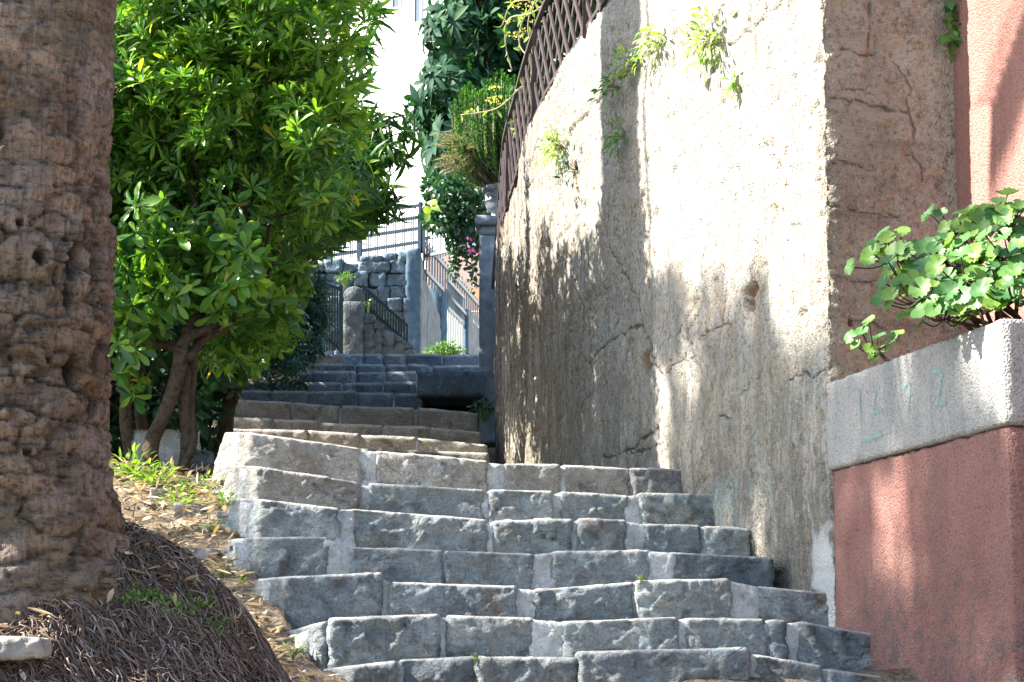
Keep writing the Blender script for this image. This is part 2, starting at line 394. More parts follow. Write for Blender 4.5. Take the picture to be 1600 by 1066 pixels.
t.l(tr.outputs[0], mx.inputs[1]); t.l(p.outputs[0], mx.inputs[2]); t.l(mx.outputs[0], t.out.inputs[0]); M['teal_paint'] = t.m
# ================================================================ STAIRS
_lat = {}
def lattice(nx, ny, nz):
    k = (nx, ny, nz)
    if k in _lat: return _lat[k]
    idx = -np.ones((nx+1, ny+1, nz+1), int)
    g = np.stack(np.meshgrid(np.arange(nx+1), np.arange(ny+1), np.arange(nz+1), indexing='ij'), -1)
    sur = (g[..., 0] == 0) | (g[..., 0] == nx) | (g[..., 1] == 0) | (g[..., 1] == ny) | (g[..., 2] == 0) | (g[..., 2] == nz)
    idx[sur] = np.arange(sur.sum()); P = g[sur]/np.array([nx, ny, nz])
    fs = []
    def q(A, flip):
        a, b, c, d = A[:-1, :-1].ravel(), A[1:, :-1].ravel(), A[1:, 1:].ravel(), A[:-1, 1:].ravel()
        fs.append(np.stack([a, d, c, b] if flip else [a, b, c, d], 1))
    q(idx[:, :, 0], True); q(idx[:, :, -1], False); q(idx[:, 0, :], False); q(idx[:, -1, :], True); q(idx[0], True); q(idx[-1], False)
    _lat[k] = (P, np.concatenate(fs)); return _lat[k]
def rough_block(TL, TR, depth, zb, res=.017, r=.014, amp=1.0, seed=0, skew=(0, 0), taperL=0):
    """hewn stone: top front corners TL,TR; goes back `depth`, down to zb"""
    TL, TR = np.asarray(TL, float), np.asarray(TR, float)
    e = TR-TL; e[2] = 0; W = np.linalg.norm(e); e /= W; nb = np.array([-e[1], e[0], 0])
    H = max(TL[2], TR[2])-zb
    P, Fc = lattice(max(2, int(W/res)), max(2, int(depth/res/1.6)), max(2, int(H/res)))
    loc = P*np.array([W, depth, H]); lo = np.array([r]*3); hi = np.array([W, depth, H])-r
    inn = np.clip(loc, lo, hi); d = loc-inn; L = np.linalg.norm(d, axis=1)[:, None]+1e-9
    nrm = d/L; loc = inn+nrm*np.minimum(L, r)
    u, v, w = loc.T/np.array([[W], [depth], [H]])
    ztop = TL[2]+(TR[2]-TL[2])*u
    sk = (vnoise(np.array([[seed+.5, 3.5, 1.5], [seed+.5, 9.5, 4.5]]), 7))*.035*min(1, H/.15)
    loc[:, 0] += (sk[0]*(1-u)+sk[1]*u)*(w-.6)
    if taperL: loc[:, 1] += .16*np.clip(1-loc[:, 0]/.13, 0, 1)*(1-v)
    if taperL: loc[:, 0] += taperL*np.clip(1-u*3, 0, 1)*(1-w)*-1
    X = TL[None, :]+e*loc[:, :1]+nb*loc[:, 1:2]
    X[:, 2] = zb+w*(ztop-zb)
    N = e*nrm[:, :1]+nb*nrm[:, 1:2]; N[:, 2] += nrm[:, 2]
    o = seed*7.7
    dis = .009*fbm(X+o, 4.5, 3, .5, seed)+.009*fbm(X+o, 17, 3, .55, seed+5)+.006*fbm(X+o, 55, 2, .6, seed+9)
    fac = fbm(X*np.array([1, 1, 1.5])+o, 6, 2, .5, seed+21); dis += np.clip(-nrm[:, 1], 0, 1)*.020*(np.round(fac*5)/5-.3*fac)
    front = np.clip(-nrm[:, 1], 0, 1)
    led = ridge(X*np.array([1, 1, 2.2])+o, 5, 3, seed+3)
    dis += front*(.008*led+.008*np.abs(fbm(X*np.array([1.2, 1, 3])+o, 9, 3, .6, seed+2)))
    if H > .05 and res < .03:
        rg = np.random.default_rng(seed+5); K = int(W*H/.0045)+5
        sx, sz = rg.uniform(0, W, K), rg.uniform(0, H, K); o_k = rg.normal(0, .006, K); gx, gz_ = rg.normal(0, .09, K), rg.normal(0, .09, K)
        qx = loc[:, 0]+.03*fbm(X+o, 12, 3, .6, seed+41); qz = loc[:, 2]+.03*fbm(X+o+9, 12, 3, .6, seed+43)
        D2 = (qx[:, None]-sx)**2+1.7*(qz[:, None]-sz)**2; kk = D2.argmin(1)
        dis += front*np.clip(o_k[kk]+gx[kk]*(qx-sx[kk])+gz_[kk]*(qz-sz[kk]), -.028, .022)
    edge = np.clip(1-np.abs(L[:, 0]/r-1.2)*2, 0, 1)
    chip = np.clip(fbm(X+o, 14, 3, .6, seed+11)-.08, 0, 1)
    corner = (np.abs(nrm) > .25).sum(1) >= 2
    dis -= corner*chip*.05
    topm = np.clip(nrm[:, 2], 0, 1)*(1-front)
    dis *= (1-.8*np.clip(nrm[:, 2], 0, 1))
    rough_block.tread = np.clip(nrm[:, 2]*2.0-.3+.5*fbm(X+o, 20, 3, .6, seed+31), 0, 1)*(1+0*front)
    return X+N*(dis*amp)[:, None], Fc

# rows: (list of blocks (px0,px1,yL,yR)), depth at px 800, depth tilt per metre of x, mortar run (pxL, pxR)
ROW = {
 's1': ([(496,620,1046,1032),(622,743,1031,1025),(746,902,1026,1027),(905,1168,1018,1012),(1180,1286,1022,1040),(1294,1402,1045,1061)], 8.40, .00),
 's2': ([(446,512,985,969),(515,688,966,959),(696,836,961,965),(878,1060,971,964),(1072,1199,965,967),(1203,1230,968,969),(1247,1371,970,992)], 8.82, .03),
 's3': ([(397,597,902,895),(609,806,909,916),(838,990,921,909),(993,1142,907,904),(1183,1300,915,926)], 9.24, .04),
 's4': ([(354,512,839,838),(546,692,854,859),(697,834,860,865),(862,1018,861,859),(1046,1210,862,871)], 9.66, .05),
 's5': ([(362,530,774,794),(547,760,794,811),(770,893,813,810),(904,980,810,812),(1009,1096,818,820),(1098,1172,821,826)], 10.08, .08),
 's6': ([(360,562,722,754),(577,756,754,764),(764,864,765,767),(876,984,767,774),(999,1126,770,772)], 10.50, .10),
 's7': ([(352,562,670,700),(588,764,704,720),(788,875,724,725),(879,984,725,731),(986,1085,731,734)], 10.92, .12),
 'm1': ([(316,420,740,742),(424,560,742,744),(563,700,744,747),(704,764,747,749)], 14.9, 0),
 'm2': ([(316,470,715,716),(473,640,716,719),(643,764,719,723)], 15.3, 0),
 'm3': ([(316,420,697,698),(423,600,698,701),(604,764,702,708)], 15.75, 0),
 'm4': ([(320,479,668,672),(481,561,672,677),(563,650,679,682),(652,762,683,695)], 16.2, .05),
 'm5': ([(325,425,651,654),(427,500,655,656),(502,597,660,664),(599,671,664,666),(673,751,667,675)], 16.65, .05),
 'm6': ([(333,456,622,628),(457,530,628,634),(534,647,634,637),(652,748,636,645)], 17.1, .05),
 't1': ([(347,423,608,610),(426,481,610,611),(484,555,612,610),(557,614,613,613),(617,659,614,615)], 18.4, 0),
 't2': ([(356,420,596,596),(423,465,596,597),(468,532,597,597),(535,597,598,597),(600,650,597,596)], 18.95, 0),
 't3': ([(467,486,581,581),(488,555,580,580),(558,600,582,581),(603,650,581,580)], 19.5, 0),
 't4': ([(488,553,568,568),(556,598,569,569),(602,634,569,569),(636,671,568,570),(676,750,571,570)], 20.05, 0),
 't5': ([(513,566,554,553),(568,597,553,553),(599,633,553,554),(635,690,553,553),(692,750,554,553)], 20.6, 0),
}
def flight(label, rows, stone, floor_drop, res, below):
    b0 = ROW[rows[0]]; p = at(700, 1000, b0[1]); xs = [at(q[0], q[2], b0[1]) for q in b0[0]]
    base = np.array([xs[0][0], b0[1], xs[0][2]-.2])
    root = empty('stone_staircase', base, label, 'staircase')
    zprev = None
    for ri, rn in enumerate(rows):
        bl, d0, tilt = ROW[rn]
        dd = lambda px, py: d0+tilt*((px-800)/F*d0)
        tops = [(at(a, yl, dd(a, yl)), at(b, yr, dd(b, yr))) for a, b, yl, yr in bl]
        # slight forward/back stagger of individual stones
        zmin = min(min(q[0][2], q[1][2]) for q in tops)
        zb = (zprev if zprev is not None else zmin-below)-.035
        mb = MB()
        L, R = tops[0][0].copy(), tops[-1][1].copy()
        pl = [q for pr in tops for q in pr]
        # packed core behind the stones
        for k in range(len(tops)):
            a, b = tops[k]
            off = np.array([0, .05, -.018])
            in_ = np.array([.03, 0, 0])
            V, Fc = rough_block(a+off+in_, b+off-in_, .50, zb-.02, .05, .01, .5, 900+ri*13+k); mb.add(V, Fc)
        for k in range(len(tops)-1):
            a, b = tops[k][1], tops[k+1][0]
            g = np.linalg.norm((b-a)[:2])
            if g < .004: continue
            wide = g > .045
            off = np.array([0, .006 if wide else .022, -.006 if wide else -.012])
            V, Fc = rough_block(a+off-np.array([.02, 0, 0]), b+off+np.array([.02, 0, 0]), .4, zb, res, .008, .75 if wide else .4, 300+ri*17+k); mb.add(V, Fc)
        st = mb.build('step', M['mortar'], root, True)
        for k, (a, b) in enumerate(tops):
            js = rng.uniform(-.018, .018); dz = rng.uniform(-.02, .0)
            mat = stone
            if rn == 's7' or (rn == 's6' and k == 0): mat = 'step_limestone_pale'
            V, Fc = rough_block(a+np.array([0, js, 0]), b+np.array([0, js, 0]), .42+rng.uniform(-.03, .03), zb+rng.uniform(0, .012), res, (.010 if res < .02 else .008), 1.0 if res < .02 else .5, int(rng.integers(1000)), taperL=.10 if k == 0 and rn[0] == 's' else 0)
            mesh_np('stone_block', V, Fc, M[mat], st, True, None, {'tread': rough_block.tread})
        zprev = zmin
    return root
lower = flight('wide lower flight of worn grey limestone steps in the foreground', ['s1', 's2', 's3', 's4', 's5', 's6', 's7'], 'step_limestone', 0, .0125, .2)
middle = flight('brownish middle flight of stone steps, beyond the sunlit foreground steps', ['m1', 'm2', 'm3', 'm4', 'm5', 'm6'], 'step_limestone_brown', 0, .026, .2)
upper = flight('dark bluish upper flight of stone steps with a black drain hole at its right end', ['t1', 't2', 't3', 't4', 't5'], 'step_limestone_shaded', 0, .03, .25)
# slab over the drain at the right of the upper flight, recess beneath it
a, b = at(652, 581, 18.3), at(757, 580, 18.3); zb = at(700, 619, 18.3)[2]
V, Fc = rough_block(a, b, 1.3, zb, .03, .012, .7, 55)
mesh_np('drain_slab', V, Fc, M['step_limestone_shaded'], upper, True)
mb = MB(); z0 = at(700, 650, 18.3)[2]
cx = (a+b)/2
mb.box((cx[0], 19.0, (zb+z0)/2), (.30, 0, 0), (0, .03, 0), (0, 0, (zb-z0)/2+.02)); mb.build('drain_darkness_panel', M['painted_darkness'], upper)  # black panel at the back: darkness of the opening painted as colour
for sx in (-.27, .28):
    mb = MB(); mb.box((cx[0]+sx, 18.7, (zb+z0)/2-.01), (.03, 0, 0), (0, .32, 0), (0, 0, (zb-z0)/2))
    mb.build('drain_cheek', M['step_limestone_shaded'], upper)

# ================================================================ GROUND (one sheet)
_gy = np.array([-60, 0, 5, 7, 8.2, 8.9, 9.75, 10.5, 11.2, 15.0, 16.0, 17.1, 18.2, 19.5, 20.6, 24, 40, 90, 400])
_gz = np.array([-5, -1.55, -.7, -.28, -.08, .16, .50, .80, .98, 1.22, 1.60, 1.98, 2.08, 2.50, 2.93, 3.0, 3.2, 3.3, 3.3])
def ground_z(X, Y):
    z = np.interp(Y, _gy, _gz)
    left = np.clip(-X-1.6, 0, 6)
    z = z+left*.10*np.clip((Y-8)/3, 0, 1)
    # under the stairs and inside the wall
    xl = np.interp(Y, [7, 8.4, 9.7, 10.9, 14.9, 17.1, 18.4, 20.6], [-.5, -.72, -1.15, -1.32, -2.03, -2.2, -2.3, -1.6])
    ins = np.clip((X-xl-.05)/.12, 0, 1)*(Y > 8.5)*(Y < 20.9)
    ins2 = ins*(1-np.clip((Y-11.3)/.2, 0, 1)*(1-np.clip((Y-14.6)/.2, 0, 1)))
    z = z-.42*ins2
    return z
def axis(pts):
    out = []
    for (a, b, st) in pts: out.append(np.arange(a, b, st))
    return np.concatenate(out+[[pts[-1][1]]])
gx = axis([(-300, -40, 40), (-40, -8, 4), (-8, -3.2, .3), (-3.2, .2, .035), (.2, 2.5, .12), (2.5, 8, .6), (8, 40, 6), (40, 300, 52)])
gy = axis([(-60, 0, 12), (0, 6, .5), (6, 12, .035), (12, 22, .12), (22, 40, 1.5), (40, 400, 40)])
XX, YY = np.meshgrid(gx, gy)
P = np.stack([XX.ravel(), YY.ravel()], 1)
Z = ground_z(P[:, 0], P[:, 1])
P3 = np.stack([P[:, 0], P[:, 1], Z], 1)
near = np.clip(1-(np.abs(P[:, 1]-10)-6)/6, 0, 1)
Z += near*(.045*fbm(P3, 2.5, 4, .5, 3)+.014*fbm(P3, 13, 3, .6, 8))
P3[:, 2] = Z
mb = MB(); mb.grid(P3, len(gx), len(gy))
tag(mb.build('ground', M['earth'], None, True), kind='structure')
def gz(x, y): return float(ground_z(np.array([x]), np.array([y]))[0])

# ================================================================ RIGHT CONCRETE WALL
wc = catmull([(1.32, 9.24), (1.10, 10.08), (.874, 10.92), (.47, 12.6), (.175, 14.2), (.0, 15.7), (-.095, 17.0), (-.12, 17.7), (-.06, 18.15)], 60)
seg = np.concatenate([[0], np.cumsum(np.linalg.norm(np.diff(wc, axis=0), axis=1))])
SL = seg[-1]
def wall_xy(s): return np.stack([np.interp(s, seg, wc[:, 0]), np.interp(s, seg, wc[:, 1])], -1)
# direction of the return and of the house wall
Cn = np.array([1.32, 9.24]); dr = vstd((1, .265)); RL = .64
def prof(s):
    """s<0: along the return (towards the house), s>=0 along the main face"""
    s = np.asarray(s, float)
    return np.where((s < 0)[:, None], Cn-s[:, None]*dr, wall_xy(np.clip(s, 0, SL)))
def px_to_sz(px, py, ret=False):
    v = vx(px, py)
    if ret:
        k = (v*Cn[1]-Cn[0])/(dr[0]-v*dr[1]); return (-k, uz(px, py)*(Cn[1]+k*dr[1]))
    g = wc[:, 0]-v*wc[:, 1]
    j = np.where((g[:-1] >= 0) & (g[1:] < 0))[0]
    j = j[0] if len(j) else len(g)-2
    f = g[j]/(g[j]-g[j+1]+1e-9); s = seg[j]+f*(seg[j+1]-seg[j]); y = wall_xy(np.array([s]))[0][1]
    return (s, uz(px, py)*y)
topk = [px_to_sz(*q) for q in ((945, 0), (900, 70), (850, 150), (822, 220), (801, 290), (785, 345))]
ts = np.array([-2, 0]+[q[0] for q in topk]+[SL]); tz = np.array([4.0, 3.95]+[q[1] for q in topk]+[topk[-1][1]-.08])
o_ = np.argsort(ts); ts, tz = ts[o_], tz[o_]
def wall_top(s): return np.interp(s, ts, tz)
CR = [ # polylines in photo pixels: (points, half width m, depth m, on return)
 ([(890,203),(896,193),(920,171),(943,148),(961,124),(984,109),(1003,86),(1020,71)], .020, .035, 0),
 ([(1140,71),(1157,64),(1179,41),(1202,23),(1228,4)], .014, .022, 0),
 ([(1235,165),(1228,210),(1228,263),(1222,311),(1217,349)], .010, .016, 0),
 ([(960,388),(965,421),(980,444),(990,478),(999,508),(1010,530),(1018,549),(1020,571),(1040,594),(1038,620),(1033,650),(1025,669),(995,688),(973,714)], .018, .035, 0),
 ([(999,509),(976,521),(954,532),(935,549),(918,568)], .014, .028, 0),
 ([(954,530),(960,504),(969,455),(965,421)], .011, .022, 0),
 ([(1040,586),(1059,571),(1093,556)], .009, .015, 0),
 ([(1095,526),(1143,500)], .010, .02, 0),
 ([(1222,597),(1260,586),(1297,575)], .008, .02, 0),
 ([(1232,354),(1252,340)], .008, .012, 0), ([(1273,447),(1299,436)], .009, .015, 0),
 ([(905,233),(903,262),(901,293)], .010, .016, 0), ([(905,640),(930,600)], .008, .012, 0),
 ([(1040,690),(1010,700),(940,716)], .008, .012, 0),
 ([(1140,0),(1112,40),(1118,75)], .007, .012, 0), ([(830,260),(845,215)], .008, .012, 0),
 ([(1364,0),(1362,32),(1367,48),(1364,73)], .007, .016, 1), ([(1298,77),(1324,77),(1356,86),(1372,83)], .008, .016, 1),
 ([(1301,156),(1337,161),(1365,166),(1394,169),(1423,174),(1434,195),(1435,217)], .009, .018, 1),
 ([(1400,96),(1416,118),(1426,147),(1423,174)], .004, .008, 1), ([(1429,236),(1443,262),(1448,290)], .004, .008, 1),
 ([(1301,255),(1340,258),(1365,263)], .007, .014, 1), ([(1301,319),(1356,330),(1413,338)], .007, .014, 1),
 ([(1305,438),(1366,438),(1451,435)], .006, .014, 1), ([(1505,228),(1480,246),(1477,268)], .005, .01, 1),
 ([(1328,137),(1345,134),(1368,146)], .005, .01, 1), ([(1340,500),(1390,510)], .004, .008, 1),
]
HO = [((1168, 452), .07, .035, .05), ((1167, 478), .045, .05, .05), ((1006, 565), .085, .055, .05), ((1012, 550), .04, .05, .04), ((1330, 500), .02, .02, .03)]
ss = np.concatenate([np.arange(-RL-.10, 0, .010), np.arange(0, 4.6, .0105), np.arange(4.6, SL, .016), [SL]])
nz_ = 430
zb_ = -.75
fr = np.linspace(0, 1, nz_)
Sg, Fg = np.meshgrid(ss, fr); s_ = Sg.ravel(); tp = wall_top(s_); z_ = zb_+Fg.ravel()*(tp-zb_)
xy = prof(s_)
e2 = prof(s_+.02)-prof(s_-.02); e2 /= np.linalg.norm(e2, axis=1)[:, None]
nrm = np.stack([-e2[:, 1], e2[:, 0], np.zeros(len(s_))], 1)      # outward: left / towards camera
P = np.stack([xy[:, 0], xy[:, 1], z_], 1)
onret = s_ < 0
dis = .035*fbm(P, 1.1, 3, .5, 2)+.016*fbm(P, 5, 4, .6, 4)+.008*fbm(P, 19, 3, .6, 6)+.0035*fbm(P, 48, 2, .6, 7)
cor = np.clip(1-np.abs(s_)/.05, 0, 1); dis += cor*(.030*fbm(P, 22, 3, .65, 91)-.012)
pit = np.clip(fbm(P, 13, 3, .6, 21)-.28, 0, 1); dis -= pit*.06
flake = np.clip((fbm(P*np.array([1, 1, .8]), 2.0, 5, .62, 31)-.13)*14, 0, 1)*(.35+.65*np.clip(.5+2*fbm(P, .9, 2, .5, 33), 0, 1)); dis -= flake*(.013+.010*fbm(P, 30, 2, .6, 35))
# board-marked lifts of the pour
lift = np.abs(((z_+.05*fbm(P, .8, 2, .5, 51)+.12) % .56)-.28); dis -= .012*np.clip(1-(.28-lift)/.018, 0, 1)*np.clip(fbm(P, 3, 3, .5, 41)+.45, 0, 1)
crack = np.zeros(len(s_)); wig = .045*fbm(P, 8, 4, .65, 61); wig2 = .045*fbm(P+5, 8, 4, .65, 62)
for pts, hw, dep, ret in CR:
    q = [px_to_sz(a, b, ret) for a, b in pts]
    msk = np.where((onret == bool(ret)) & (s_ > min(k[0] for k in q)-.15) & (s_ < max(k[0] for k in q)+.15) & (z_ > min(k[1] for k in q)-.15) & (z_ < max(k[1] for k in q)+.15))[0]
    best = np.full(len(msk), 9.0)
    A = np.stack([s_[msk]+wig[msk], z_[msk]+wig2[msk]], 1)
    for i in range(len(q)-1):
        a, b = np.array(q[i]), np.array(q[i+1]); ab = b-a
        t_ = np.clip(((A-a)@ab)/(ab@ab+1e-9), 0, 1)
        best = np.minimum(best, np.linalg.norm(A-(a+t_[:, None]*ab), axis=1))
    hwv = np.maximum(hw*.75*(.75+.5*(fbm(P[msk], 6, 2, .5, 71)+.5)), .0095)
    prf = np.clip(1-best/hwv, 0, 1)**.7
    dis[msk] -= prf**1.6*dep*.7; crack[msk] = np.maximum(crack[msk], prf)
for _ in range(24):      # finer crack network
    q = [np.array([rng.uniform(.8, 6.2), rng.uniform(.6, 2.9)])]; hd = rng.choice([0, 1.2, 1.6, 2.2, -.9])+rng.normal(0, .3)
    for _k in range(int(rng.integers(5, 12))): hd += rng.normal(0, .45); q.append(q[-1]+.13*np.array([math.cos(hd), math.sin(hd)]))
    q = np.array(q); lo_, hi_ = q.min(0)-.12, q.max(0)+.12
    msk = np.where((s_ > lo_[0]) & (s_ < hi_[0]) & (z_ > lo_[1]) & (z_ < hi_[1]))[0]; best = np.full(len(msk), 9.0)
    A_q = np.stack([s_[msk]+wig[msk], z_[msk]+wig2[msk]], 1)
    for i in range(len(q)-1):
        ab = q[i+1]-q[i]; t_ = np.clip(((A_q-q[i])@ab)/(ab@ab), 0, 1); best = np.minimum(best, np.linalg.norm(A_q-(q[i]+t_[:, None]*ab), axis=1))
    prf = np.clip(1-best/.0105, 0, 1)**.7*np.clip(.7+1.5*fbm(P[msk], 5, 2, .5, 73), 0, 1); dis[msk] -= prf*.014; crack[msk] = np.maximum(crack[msk], prf*.9)
hole = np.zeros(len(s_))
for (pp, hs, hz, dep) in HO:
    s0, z0 = px_to_sz(*pp, ret=pp[0] > 1300)
    r_ = (np.abs((s_-s0+wig*1.2)/hs)**2.6+np.abs((z_-z0+wig2*1.2)/hz)**2.6)**(1/2.6)
    m_ = np.clip((1.1-r_)*5, 0, 1); dis -= m_*dep; hole = np.maximum(hole, m_)
pk = np.clip((.16+.05*fbm(P, 5, 3, .5, 81)-np.abs(s_-.10))*18, 0, 1)*np.clip((.70-z_)*6, 0, 1)*np.clip((fbm(P, 10, 3, .6, 83)+.15)*4, 0, 1)*(s_ >= 0)
V = P+nrm*dis[:, None]
mb = MB(); mb.grid(V, len(ss), nz_)
nfront = (len(ss)-1)*(nz_-1)
colret = (ss[:-1] < -.008)
fm = np.tile(colret.astype(np.int32), nz_-1)
# cap: top strip to a back line, and back face, far end
n0 = len(V); top = V[-len(ss):]
cen = np.array([2.4, 14.0])
back = top.copy(); dirb = -np.stack([-e2[-len(ss):, 1], e2[-len(ss):, 0]], 1); back[:, :2] += dirb*.55
back[:, 2] -= .01
keep = ss > .3
tV, bV = top[keep], back[keep]; n = keep.sum()
dV = bV.copy(); dV[:, 2] = zb_
mb.grid(np.concatenate([bV, tV]), n, 2)     # top
mb.grid(np.concatenate([dV, bV]), n, 2)     # back
c1 = mb.f[4][-2]
mb.add(np.array([tV[-1], bV[-1], dV[-1], [tV[-1][0], tV[-1][1], zb_]]), np.array([[0, 1, 2, 3]]))
# mass of the return pier on top (out of the picture, closes the corner)
ns = len(ss); k0 = np.where(ss > .3)[0][0]
poly = np.concatenate([top[:k0+1], back[k0:k0+1]])
tris = np.array([[len(poly)-1, i, i+1] for i in range(len(poly)-2)])
mb.add(poly, tris)
allF3 = len(tris)
tot4 = sum(len(x) for x in mb.f[4])
# MB.build orders triangles first (key 3) then quads
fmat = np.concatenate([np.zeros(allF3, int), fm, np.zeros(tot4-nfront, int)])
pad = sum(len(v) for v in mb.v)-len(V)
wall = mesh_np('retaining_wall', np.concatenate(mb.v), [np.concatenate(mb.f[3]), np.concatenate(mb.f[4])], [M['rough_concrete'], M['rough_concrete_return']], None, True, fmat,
               {'crack': np.concatenate([crack, np.zeros(pad)]), 'flake': np.concatenate([flake, np.zeros(pad)]), 'hole': np.concatenate([hole, np.zeros(pad)]), 'pinkpaint': np.concatenate([pk, np.zeros(pad)])})
tag(wall, 'tall cracked concrete retaining wall, sunlit, curving up along the right of the steps', 'wall')

# ================================================================ HOUSE WALL (pink) beyond the planter
h0 = Cn+dr*(RL-.03); dh = vstd((.25, -1))
mb = MB(); L = 4.2
nh = 90; nv = 140
uu = np.linspace(-.3, L, nh); vv = np.linspace(-1, 4.6, nv)
U, Vv = np.meshgrid(uu, vv)
Pw = np.stack([h0[0]+dh[0]*U.ravel(), h0[1]+dh[1]*U.ravel(), Vv.ravel()], 1)
nh_ = np.array([-dh[1]*-1, 0, 0]); nl = vstd((dh[1], -dh[0], 0))
Pw = Pw+nl*(.006*fbm(Pw, 3, 4, .5, 5))[:, None]
mb.grid(Pw, nh, nv)
c0 = h0-nl[:2]*.16+dh*(L/2-.15)
mb.box((c0[0], c0[1], 1.8), (dh[0]*(L/2+.14), dh[1]*(L/2+.14), 0), nl*.14, (0, 0, 2.78))
tag(mb.build('house_wall', M['pink_stucco'], None, True), 'pink stuccoed house wall rising behind the geranium planter', 'wall')

# ================================================================ PLANTER
A = np.array([1.306, 9.26]); B = at(1566, 497, 7.54)[:2]
dp = vstd(np.append(B-A, 0)); npn = np.array([dp[1], -dp[0], 0])   # outward, left
if npn[0] > 0: npn = -npn
zt, zl = 1.207, .842
end = np.array([-npn[0], -npn[1], 0])
LP = np.linalg.norm(B-A); WD = .86
planter = empty('planter', (A[0]+.3, A[1]-.5, 0), 'built-in planter with a red stuccoed base and pale cement band, at right of the steps', 'planter')
def slab(u0, u1, d0, d1, z0, z1, name, mat, res=.02, dist=.003, seed=0):
    nu, nd, nz2 = max(2, int((u1-u0)/res)), max(2, int((d1-d0)/res/2)), max(2, int((z1-z0)/res))
    P_, Fc = lattice(nu, nd, nz2)
    loc = P_*np.array([u1-u0, d1-d0, z1-z0]); r = .012
    inn = np.clip(loc, r, np.array([u1-u0, d1-d0, z1-z0])-r); d = loc-inn; Lq = np.linalg.norm(d, axis=1)[:, None]+1e-9
    nn = d/Lq; loc = inn+nn*np.minimum(Lq, r)
    A3 = np.array([A[0], A[1], 0])
    X = A3+dp*(u0+loc[:, :1])-npn*(d0+loc[:, 1:2]); X[:, 2] = z0+loc[:, 2]
    N = dp*nn[:, :1]-npn*nn[:, 1:2]; N[:, 2] += nn[:, 2]
    X = X+N*(dist*fbm(X, 9, 3, .6, seed)+dist*.7*fbm(X, 45, 2, .6, seed+1))[:, None]
    cn = (np.abs(nn) > .25).sum(1) >= 2; X = X-N*(cn*np.clip(fbm(X, 10, 3, .6, seed+4)-.15, 0, 1)*.03)[:, None]
    return mesh_np(name, X, Fc[:, ::-1], M[mat], planter, True)
slab(.0, LP, .0, WD, zl, zt, 'cement_band', 'band_cement', .018, .004, 3)
slab(.012, LP-.016, .016, WD-.01, -.9, zl-.001, 'stucco_base', 'red_stucco', .02, .005, 5)
slab(.10, LP-.08, .08, WD-.05, zt-.06, zt+.012, 'soil', 'earth', .04, .02, 7)
# weep pipe
p0 = at(1415, 713, 9.24-(1415-1305)/275*1.62)
mb = MB(); q0 = np.array([p0[0], p0[1], p0[2]]); mb.tube([q0-npn*.03, q0+npn*.03], .010, 12, False); mb.tube([q0+npn*.03, q0-npn*.02], .006, 12, False)
mb.build('drain_pipe', M['pipe_metal'], planter)
# faded teal painted characters on the band
strokes = [[(1341, 617), (1343, 660)], [(1367, 609), (1363, 644)], [(1362, 645), (1379, 641)], [(1409, 607), (1420, 601), (1417, 646)], [(1457, 583), (1470, 581), (1468, 600), (1463, 632)], [(1459, 633), (1477, 629)], [(1345, 690), (1378, 679)]]
A3 = np.array([A[0], A[1], 0])
def on_band(px, py):
    # intersect view ray with the planter front plane
    dvec = at(px, py, 1.0); t_ = (npn@(A3+npn*.0075))/(npn@dvec); return dvec*t_
for st in strokes:
    mb = MB()
    Q_ = catmull([on_band(*q) for q in st], 8); e_ = np.gradient(Q_, axis=0); e_ /= np.linalg.norm(e_, axis=1)[:, None]
    sd = np.cross(e_, npn); w = .0085*(1+.4*fbm(Q_, 60, 2, .5, 3))[:, None]
    mb.grid(np.stack([Q_-sd*w, Q_-sd*w*.35+npn*.0005, Q_+sd*w*.35+npn*.0005, Q_+sd*w], 1).reshape(-1, 3), 4, len(Q_))
    mb.build('paint_mark', M['teal_paint'], planter)
# ================================================================ LEAVES
def leaf_tpl(rows, fold=.25, droop=.25, cup=0):
    """rows: (t, halfwidth). local: x width, y length, z normal"""
    V = []
    for t, w in rows:
        z = -droop*t*t
        V += [(-w, t, z+fold*w+cup*w*w), (0, t, z), (w, t, z+fold*w+cup*w*w)]
    Fc = []
    for i in range(len(rows)-1):
        a = i*3; Fc += [(a, a+1, a+4, a+3), (a+1, a+2, a+5, a+4)]
    return np.array(V), np.array(Fc)
OBOV = leaf_tpl([(0, .02), (.3, .07), (.68, .165), (.9, .13), (1, .03)], .3, .18)
OBOV2 = leaf_tpl([(0, .02), (.4, .09), (.78, .15), (1, .02)], .35, .35)
LANC = leaf_tpl([(0, .02), (.3, .10), (.65, .09), (1, .01)], .3, .55)
BROAD = leaf_tpl([(0, .03), (.35, .17), (.7, .17), (1, .02)], .3, .4)
IVY = leaf_tpl([(0, .2), (.3, .42), (.6, .3), (1, .02)], .2, .3)
NEED = leaf_tpl([(0, .06), (.6, .07), (1, .01)], 0, .1)
LIT = leaf_tpl([(0, .03), (.35, .2), (.7, .2), (1, .02)], .5, -.25)
BLADE = leaf_tpl([(0, .03), (.4, .035), (.75, .025), (1, .003)], .3, .6)
def place(mb, tpl, pos, dirs, ups, ln, wd=None, a=0.):
    T, Fc = tpl; n = len(pos)
    if n == 0: return
    y = dirs/np.linalg.norm(dirs, axis=1)[:, None]
    x = np.cross(y, ups); x /= np.linalg.norm(x, axis=1)[:, None]+1e-9
    z = np.cross(x, y)
    ln = np.broadcast_to(ln, (n,)); wd = ln if wd is None else np.broadcast_to(wd, (n,))
    V = pos[:, None]+x[:, None]*(T[None, :, :1]*wd[:, None, None])+y[:, None]*(T[None, :, 1:2]*ln[:, None, None])+z[:, None]*(T[None, :, 2:]*ln[:, None, None])
    k = len(T)
    mb.add(V.reshape(-1, 3), (Fc[None]+np.arange(n)[:, None, None]*k).reshape(-1, Fc.shape[1]), a)
def rdir(n):
    v = rng.normal(size=(n, 3)); return v/np.linalg.norm(v, axis=1)[:, None]
